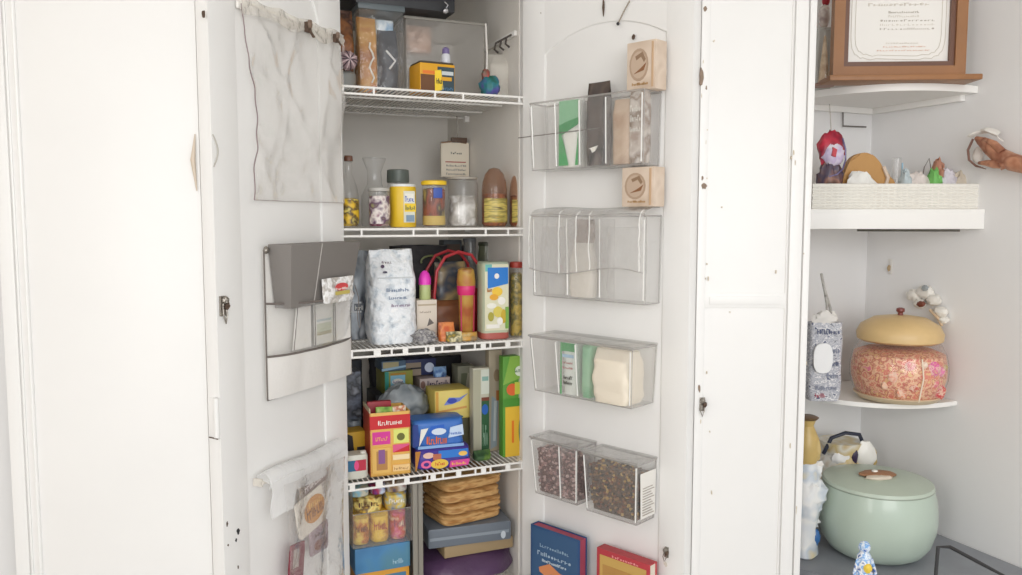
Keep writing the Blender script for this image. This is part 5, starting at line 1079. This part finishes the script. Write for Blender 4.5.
t = thing('clear_cup', 'small clear cup with blue edge standing in middle of wicker basket', 'cup', bx(896, 185, .06)); hh = hz(158, .06); mb = MB(); mb.lathe([(.010, 0), (.012, hh)], CL('e6eaea', .3, 1)); mb.build('cup_body', t)
mb = MB(); mb.tube([(.012, -.005, hh * .35), (.013, -.004, hh * .9)], .0022, M('8fb4c8', .3)); mb.build('blue_straw', t)
bits = [(905, 172, 6, 'c9d6da', 'blue_sachet', 'pale blue crumpled sachet right of clear cup in basket'), (918, 174, 12, 'e6dcd6', 'paper_scrap', 'crumpled off-white paper in wicker basket, left of green tag'), (934, 171, 7, '7cc46a', 'green_tag', 'bright green tag among papers in wicker basket'), (946, 172, 11, 'ddd8e0', 'paper_scrap', 'crumpled lilac grey paper right of green tag in basket'), (962, 173, 14, 'd8ccba', 'beige_sponge', 'pale beige sponge at right end of wicker basket'), (937, 163, 7, 'b8826a', 'clay_piece', 'small terracotta piece on top of papers in basket')]
for i, (px, pt, rw, col, nm, lab) in enumerate(bits):
    dy = .05 if i != 5 else .06; hh = hz(pt, dy, px); hh0 = 0
    t = thing(nm, lab, 'odds and ends', bx(px, 185, dy)); mb = MB(); mb.blob((0, 0, hh * .55), rw * S_, .022, hh * .5, M(col, .6, bump=.5, bscale=60, var=.15, vscale=60), .35, 34, i + 1, flat=0); mb.build('crumple', t)
t = thing('wire_loop', 'thin dark wire loop sticking up from basket papers', 'wire', bx(925, 168, .055, 0)); hh = hz(165, .055); mb = MB(); mb.tube([(-.012, 0, hh * .3), (-.002, 0, hh * .95), (.010, 0, hh * 1.15), (.016, 0, hh * .9)], .0013, M('6a5f58', .5)); mb.build('wire_body', t)
# red ornament at left
Yo = 2.03
zo0 = zS2 + .006
t = thing('stuffed_ornament', 'red, white and brown stuffed ornament standing in left end of wicker basket', 'ornament', cam_item(830, 182, Yb + .045, zo0)); Yo = Yb + .045
k = Yo / FP; hh = zat(826, 131, Yo) - zo0; hb0 = zat(826, 180, Yo) - zo0
mb = MB(); mb.blob((0, 0, hh * .76), 13 * k, .019, hh * .24, PR(['a82638', 'd03048', '8a2038', 'c85868'], 16, .35), .25, 24, 2); mb.build('red_top', t)
mb = MB(); mb.blob((.003, -.008, hh * .70), 11 * k, .015, hh * .16, PR(['e8e2ec', 'c8b8d8', 'f2eef2'], 30, .35), .2, 24, 4); mb.prism([(-.008, hh * .67), (.003, hh * .65), (.006, hh * .75), (-.005, hh * .78)], -.0270, -.020, M('c43444', .4), .001); mb.build('white_badge', t)
mb = MB(); mb.blob((-.001, 0, hh * .34), 12.5 * k, .019, hh * .34, PR(['5c3c34', '9a7060', '4a4258', '7a5a50'], 22, .4), .35, 26, 6, flat=0); mb.build('brown_base', t)
mb = MB(); mb.tube([(9 * k, -.013, hh * .90), (12.5 * k, -.012, hh * .76), (13 * k, -.011, hh * .62), (10 * k, -.014, hh * .50), (4 * k, -.018, hh * .43), (-4 * k, -.019, hh * .40)], .0022, PR(['4a3c6e', '8a84a8'], 40), 8); mb.build('purple_trim', t)
mb = MB(); mb.tube([(0, 0, hh * .85), (-.003, 0, hh * 1.1), (-.008, 0, hh * 1.35)], .0012, M('b0a8a0', .5)); mb.build('hanging_cord', t)

# ---- ornament on the right wall
def rw(px, py, y): x, z_ = hit(RW, px, py, y); return (x, y, z_)
t = thing('wall_ornament', 'gnarled reddish brown wall ornament clasping a white shell, at right edge', 'ornament', RW.m())
skin = PR(['a4684c', 'c08a6c', '8c5640', 'd0a284'], 22, .45, bump=.5)
mb = MB(); mb.tube([rw(1050, 168, -.03), rw(1028, 166, -.034), rw(1012, 162, -.038), rw(1000, 156, -.042), rw(990, 148, -.046), rw(981, 141, -.046), rw(976, 138, -.044)], [.020, .020, .0215, .020, .017, .011, .005], skin, 12)
mb.tube([rw(1004, 164, -.044), rw(994, 164, -.052), rw(986, 163, -.052), rw(979, 163, -.046)], [.012, .011, .007, .004], skin, 10)
mb.tube([rw(1002, 152, -.052), rw(994, 144, -.056), rw(984, 139, -.052)], [.010, .009, .005], skin, 10)
mb.blob(rw(1003, 165, -.048), .014, .012, .010, skin, .4, 30, 3); mb.blob(rw(992, 150, -.050), .012, .010, .012, skin, .4, 30, 5); mb.build('brown_branch', t)
mb = MB(); mb.sheet(lambda u, v: tuple(Vector(rw(970 + 30 * u + 4 * v, 137 - 9 * math.sin(u * 2.6) + 9 * v * u, -.03)) + Vector((0, -.016 * math.sin(v * 3) - .004 * math.sin(u * 12), 0))), 20, 10, M('e9e5de', .6, bump=.3), .0015); mb.build('white_scalloped_top', t)
mb = MB(); pts = [rw(973, 139, -.034), rw(968, 150, -.034), rw(969, 160, -.034), rw(976, 166, -.034), rw(986, 169, -.034)]; mb.tube(pts, [.003, .0032, .003, .0028, .001], M('8d6a5e', .4), 8); mb.build('dark_rim', t)
mb = MB(); mb.blob(rw(978, 155, -.028), .013, .010, .021, M('e4ddd6', .4), .15, 20, 3); mb.build('white_shell', t)
# little metal thing and plaster ridge on the back wall
t = thing('wall_hook', 'small beige wall hook between the corner shelves', 'hook', RW.m()); mb = MB(); p = rw(890, 268, -.002); mb.box(p[0] - .006, p[0] + .006, -.003, 0, p[2] - .018, p[2] + .026, M('e0dcd6', .6), .001); mb.blob((p[0], -.006, p[2]), .004, .005, .009, M('a8906c', .5), .3); mb.build('hook_body', t)

# ---- third shelf: patterned bag, cookie jar, white flower ornament
z = ZS3
Yj = 2.0
cxj = 897; Yj = (z - EYE.z) / ray(cxj, 401).z * ray(cxj, 401).y + .02
t = thing('cookie_jar', 'round glass cookie jar with wooden lid and pink patterned filling', 'jar', cam_item(cxj, 397, Yj, z))
k = Yj / FP; rj = 46 * k; hT = zat(cxj, 315, Yj) - z; hs_ = zat(cxj, 340, Yj) - z
prof = [(rj * .55, .002), (rj * .72, .006), (rj * .88, hs_ * .12), (rj * .99, hs_ * .38), (rj, hs_ * .55), (rj * .95, hs_ * .78), (rj * .84, hs_ * .95), (rj * .80, hs_ * 1.0)]
mb = MB(); mb.lathe(prof, CL('f8e8d8', .12, 1, bump=.3, bscale=10), 40); mb.build('glass_body', t)
fillm = PR(['e8c088', 'd86a60', 'f0c8a0', 'c05c50', 'ecc890', 'e07890'], 48, .5, bump=.5)
mb = MB(); mb.lathe([(r * .965, q + .002) for r, q in prof[:6]] + [(rj * .7, hs_ * .86), (.001, hs_ * .88)], fillm, 40); mb.build('filling', t, kind='stuff')
mb = MB()
rnd = random.Random(4)
for (u, v, s, col) in ((.30, .62, .22, 'd83c9c'), (.52, .58, .16, 'e67ab0'), (.62, .25, .20, 'c8283c'), (.40, .40, .12, 'e0607c'), (-.2, .68, .14, 'e89aa0'), (-.5, .5, .18, 'e8a890'), (-.1, .35, .14, 'c84a34'), (.1, .7, .10, 'f0e0d0'), (-.35, .25, .15, 'e08a6a'), (.75, .62, .1, 'a8a060'), (-.7, .35, .12, 'eec0a0')):
    r_ = rj * .935; a = -math.pi / 2 + u * 1.0; prf = (1 - ((v - .55) ** 2) * .55); mb.blob((r_ * prf * math.cos(a), r_ * prf * math.sin(a), hs_ * v), rj * s * .8, rj * .045, rj * s * .75, PR([col, 'e8c8b0', col, 'd8a088'], 90, .5, bump=.3), .3, 26, int(v * 50), seg=14, rings=8)
mb.build('pink_print', t, kind='stuff')
mb = MB(); mb.lathe([(rj * .60, .003), (rj * .80, hs_ * .04), (rj * .905, hs_ * .12), (rj * .89, hs_ * .13)], M('dcc8a8', .5), 40); mb.build('wooden_foot', t)
lr = rj * .865; wl = M('dcbc86', .4, bump=.1, var=.15, vscale=20)
mb = MB(); hl = hT - hs_
mb.lathe([(lr * .9, hs_ * .985), (lr, hs_ + hl * .05), (lr * 1.02, hs_ + hl * .3), (lr * .92, hs_ + hl * .62), (lr * .62, hs_ + hl * .9), (lr * .2, hs_ + hl * 1.0), (.001, hs_ + hl)], wl, 40); jl = mb.build('lid', t)
mb = MB(); mb.lathe([(.007, hT - .002), (.006, hT + .006), (.011, hT + .011), (.010, hT + .018), (.004, hT + .02)], M('7c3c34', .4), 16); mb.build('lid_knob', jl)
mb = MB(); mb.tube([(.004, -rj * .88, hs_ * .10), (.006, -rj * 1.01, hs_ * .5), (.004, -rj * .95, hs_ * .80)], .0018, M('f0e2cc', .2), 6); mb.build('seam_ridge', t)
t = thing('flower_ornament', 'white cloth flower ornament with brown center behind the cookie jar lid', 'ornament', RW.m())
p0 = Vector(rw(925, 303, -.03)); mb = MB(); rnd = random.Random(2)
for (px, py, s) in ((914, 295, .022), (925, 292, .026), (934, 300, .022), (941, 312, .020), (944, 320, .014), (920, 304, .018)):
    p = Vector(rw(px, py, -.014)); mb.blob(p, s, .014, s * .72, M('ebe7df', .6, bump=.4), .3, 26, px, seg=16, rings=10)
mb.build('white_petals', t)
mb = MB(); mb.blob(Vector(rw(921, 304, -.030)), .013, .006, .008, M('7a4232', .5), .3); mb.build('brown_center', t)
mb = MB(); mb.blob(Vector(rw(925, 288, -.03)), .010, .006, .008, M('9aa0a2', .4), .3); mb.tube([rw(930, 310, -.02), rw(938, 318, -.026), rw(942, 326, -.02)], .004, M('d8bfa0', .5)); mb.build('grey_bead', t)
# patterned bag with white tag
Yp = Yj - .0
t = thing('patterned_bag', 'grey newsprint patterned gift bag with white tag on middle corner shelf', 'bag', cam_item(822, 392, Yp, z)); k = Yp / FP; hb = zat(822, 322, Yp) - z
pt_ = PR(['7c808c', 'd0d0d4', 'a5a8b4', 'f0eeee', '5c6480'], 70, .6, bump=.3, stretch=(1, 1, 1.6))
mb = MB(); mb.bag(33 * k, .05, hb, pt_, 3, wr=.04, top=.95, crimp=.8, p=5); mb.build('bag_body', t)
mb = MB(); mb.tube([(2 * k, -.010, hb), (0, -.012, hb * 1.25), (-4 * k, -.012, hb * 1.5), (-6 * k, -.01, hb * 1.62), (-3 * k, -.01, hb * 1.45), (4 * k, -.012, hb * 1.18), (6 * k, -.010, hb)], .0035, PR(['7d7872', 'b8b4ae', '9c9690'], 60), 7); mb.build('handle', t)
mb = MB(); mb.blob((0, -.01, hb * 1.05), 12 * k, .012, .022, M('e6e2dc', .6), .4, 30, 3); mb.build('tissue_paper', t)
mb = MB(); n = 24; mb.prism([(-5 * k + 9.5 * k * math.copysign(abs(math.cos(2 * math.pi * i / n)) ** .7, math.cos(2 * math.pi * i / n)), hb * .56 + 15 * k * math.copysign(abs(math.sin(2 * math.pi * i / n)) ** .7, math.sin(2 * math.pi * i / n))) for i in range(n)], -.036, -.031, M('f6f6f6', .5), .001); mb.build('white_tag', t)
mb = MB(); deco(mb, 27 * k, hb, -.0268, [('w', .1, .05, .5, .06, M('b04a5c', .5), 4), ('w', .1, .15, .9, .06, M('8a90a4', .5), 7), ('w', .5, .30, .95, .07, M('8a90a4', .5), 5), ('w', .5, .45, .95, .07, M('5c6480', .5), 5), ('w', .5, .62, .95, .07, M('8a90a4', .5), 5), ('w', .1, .86, .95, .07, M('5c6480', .5), 7)]); mb.build('printed_front', t)

# ---- grey table top: celadon pot, ceramics
z = ZG
cxp = 875; Yp = 1.99
k = Yp / FP; rp = 58 * k
Yp = (z - EYE.z) / ray(cxp, 566).z * ray(cxp, 566).y + rp * .62; k = Yp / FP; rp = 57 * k
t = thing('celadon_pot', 'large round pale green lidded pot on the grey table', 'pot', cam_item(cxp, 540, Yp, z)); hT = zat(cxp, 473, Yp) - z; hS = zat(cxp, 483, Yp) - z
cel = M('b9c8ba', .32, bump=.03, bscale=60, var=.08, vscale=6, cc=.3)
mb = MB(); mb.lathe([(rp * .60, .001), (rp * .66, .004), (rp * .80, hS * .09), (rp * .91, hS * .22), (rp * .98, hS * .40), (rp, hS * .56), (rp * .995, hS * .72), (rp * .965, hS * .88), (rp * .92, hS * 1.0)], cel, 48); mb.build('pot_body', t)
mb = MB(); mb.lathe([(rp * .92, hS * .995), (rp * .93, hS + .003), (rp * .91, hS + .010), (rp * .78, hS + (hT - hS) * .55), (rp * .6, hS + (hT - hS) * .85), (rp * .3, hT), (.001, hT)], M('becabb', .35, var=.12, vscale=8, bump=.04), 48); mb.build('lid', t)
mb = MB(); mb.lathe([(rp * .925, hS - .001), (rp * .934, hS + .001), (rp * .930, hS + .003)], M('98a294', .4), 48); mb.build('lid_seam', t)
t = thing('leaf_dish', 'small brown leaf shaped dish with white edge lying on the pot lid', 'dish', cam_item(878, 470, Yp - .02, z + hT - .003))
mb = MB(); mb.blob((0, 0, .007), .046, .026, .0075, M('a87a5a', .5, var=.25, vscale=40, bump=.3), .15, 30, 3, seg=26); mb.build('dish_body', t)
mb = MB(); mb.blob((-.008, -.024, .005), .034, .014, .006, M('d8cdbc', .5), .25, 30, 5); mb.blob((-.008, 0, .014), .008, .007, .004, wht); mb.build('white_edge', t)
# white ceramic fish vase, left
Yv = Yp - .02
t = thing('ceramic_vase', 'white and gold ceramic vase beside the door edge on grey table', 'vase', cam_item(804, 535, Yv, z)); k = Yv / FP; hv = zat(807, 417, Yv) - z
cer = PR(['e6e8ea', 'f0efec', 'c4cdd6', 'e2d3a8'], 16, .25, bump=.1); gold = M('cdb06e', .35, var=.3, vscale=30)
mb = MB(); mb.lathe([(13 * k, .001), (15 * k, .006), (12 * k, hv * .10), (11 * k, hv * .2), (15 * k, hv * .32), (17 * k, hv * .45), (13 * k, hv * .60), (10 * k, hv * .68)], cer, 28, fn=lambda x, y, zq, tt: (x * (1 + .12 * math.sin(zq * 60 + tt * 2)), y * (1 + .1 * math.sin(zq * 50 + tt * 3)), zq)); mb.build('vase_body', t)
mb = MB(); mb.blob((2 * k, -.012, hv * .46), 17 * k, .028, hv * .13, cer, .3, 26, 3); mb.blob((4 * k, -.004, hv * .62), 12 * k, .02, hv * .07, cer, .35, 26, 5); mb.blob((-2 * k, -.004, hv * .25), 15 * k, .02, hv * .07, cer, .35, 26, 8); mb.build('ruffled_fins', t)
mb = MB(); mb.lathe([(9 * k, hv * .66), (13 * k, hv * .76), (11 * k, hv * .86), (6 * k, hv * .94), (9 * k, hv)], gold, 24); mb.blob((5 * k, -.01, hv * .78), 8 * k, .016, hv * .09, M('d2b87c', .35, var=.2, vscale=30), .3, 26, 4); mb.build('gold_neck', t)
mb = MB(); mb.lathe([(9 * k, hv * .985), (11 * k, hv * 1.0), (8 * k, hv * 1.01)], M('6a5236', .4), 20); mb.build('dark_lip', t)
mb = MB(); mb.blob((10 * k, -.012, hv * .14), 5 * k, .008, hv * .06, M('3c6ea8', .3), .3); mb.build('blue_leaf', t)
t = thing('gold_jug', 'gold and white glazed jug with dark curved handle behind green pot', 'jug', cam_item(838, 520, Yp + .205, z)); Yq = Yp + .205; k = Yq / FP; hj = zat(838, 440, Yq) - z
mb = MB(); mb.lathe([(16 * k, .001), (24 * k, hj * .2), (26 * k, hj * .5), (20 * k, hj * .75), (16 * k, hj * .84), (21 * k, hj * 1.0)], PR(['cfae62', 'eee8dc', 'dcc48c', 'f2efe8', 'c09a50'], 11, .3), 30); mb.build('jug_body', t)
mb = MB(); mb.tube([(-20 * k, -.02, hj * .86), (-14 * k, -.03, hj * 1.06), (0, -.03, hj * 1.12), (14 * k, -.03, hj * 1.1), (22 * k, -.02, hj * .92)], .0055, M('2c3040', .35), 10); mb.build('handle', t)
mb = MB(); mb.blob((20 * k, -.03, hj * .86), 11 * k, .016, hj * .17, M('f0ede6', .35), .2, 20, 4); mb.blob((28 * k, -.02, hj * .8), 6 * k, .014, hj * .14, gold, .2, 20, 5); mb.blob((-4 * k, -.035, hj * .82), 10 * k, .014, hj * .09, M('f2f0ee', .35), .3, 20, 7); mb.blob((8 * k, -.04, hj * .84), 3.5 * k, .008, hj * .12, M('3a2c48', .4), .2, 20, 8); mb.build('shell_relief', t)
# blue and white figurine in front
Yz = 1.72
t = thing('blue_figurine', 'small blue, white and yellow ceramic figurine before the green pot', 'figurine', cam_item(863, 590, Yz, z)); k = Yz / FP; hf = zat(863, 540, Yz) - z
fm = PR(['2f6cc0', 'e8eef2', '5a9ad8', 'f4f4f4', '2f5ca0'], 60, .3, bump=.2)
mb = MB(); mb.lathe([(17 * k, .001), (18 * k, .004), (11 * k, hf * .4), (7.5 * k, hf * .62), (7 * k, hf * .78), (4 * k, hf * .84)], fm, 22); mb.blob((0, 0, hf * .9), 6 * k, 6 * k, 6.5 * k, fm, .1); mb.build('figure_body', t)
mb = MB(); mb.blob((1 * k, -7 * k, hf * .64), 4.5 * k, 3 * k, 5 * k, M('e8c84a', .4), .2); mb.build('yellow_bundle', t)
mb = MB(); mb.tube([(-7 * k, -.002, hf * .74), (-11 * k, -.006, hf * .55), (-9 * k, -.010, hf * .42)], .0035, fm, 8); mb.tube([(7 * k, -.002, hf * .74), (11 * k, -.006, hf * .55), (8 * k, -.010, hf * .45)], .0035, fm, 8); mb.build('sleeves', t)
# dark wire stand at the bottom right
p = [ground(936, 585, z + .001), ground(1010, 590, z + .001)]
Yw = 1.78
t = thing('wire_stand', 'dark metal wire stand at the bottom right on grey table', 'stand', Matrix.Identity(4)); a = depth_pt(938, 547, Yw); b_ = depth_pt(950, 547, Yw - .0); c_ = depth_pt(1008, 578, Yw - .12); d_ = Vector((a.x - .004, a.y, z + .001)); e_ = Vector((c_.x, c_.y, z + .001))
mt = M('4a4a4c', .4, metal=.5)
mb = MB(); mb.tube([d_, a, b_, (b_ + c_) / 2, c_, e_], .0042, mt, 8); mb.tube([d_, d_ + Vector((.06, .03, 0)), e_], .003, mt, 8); mb.build('wire_frame', t)
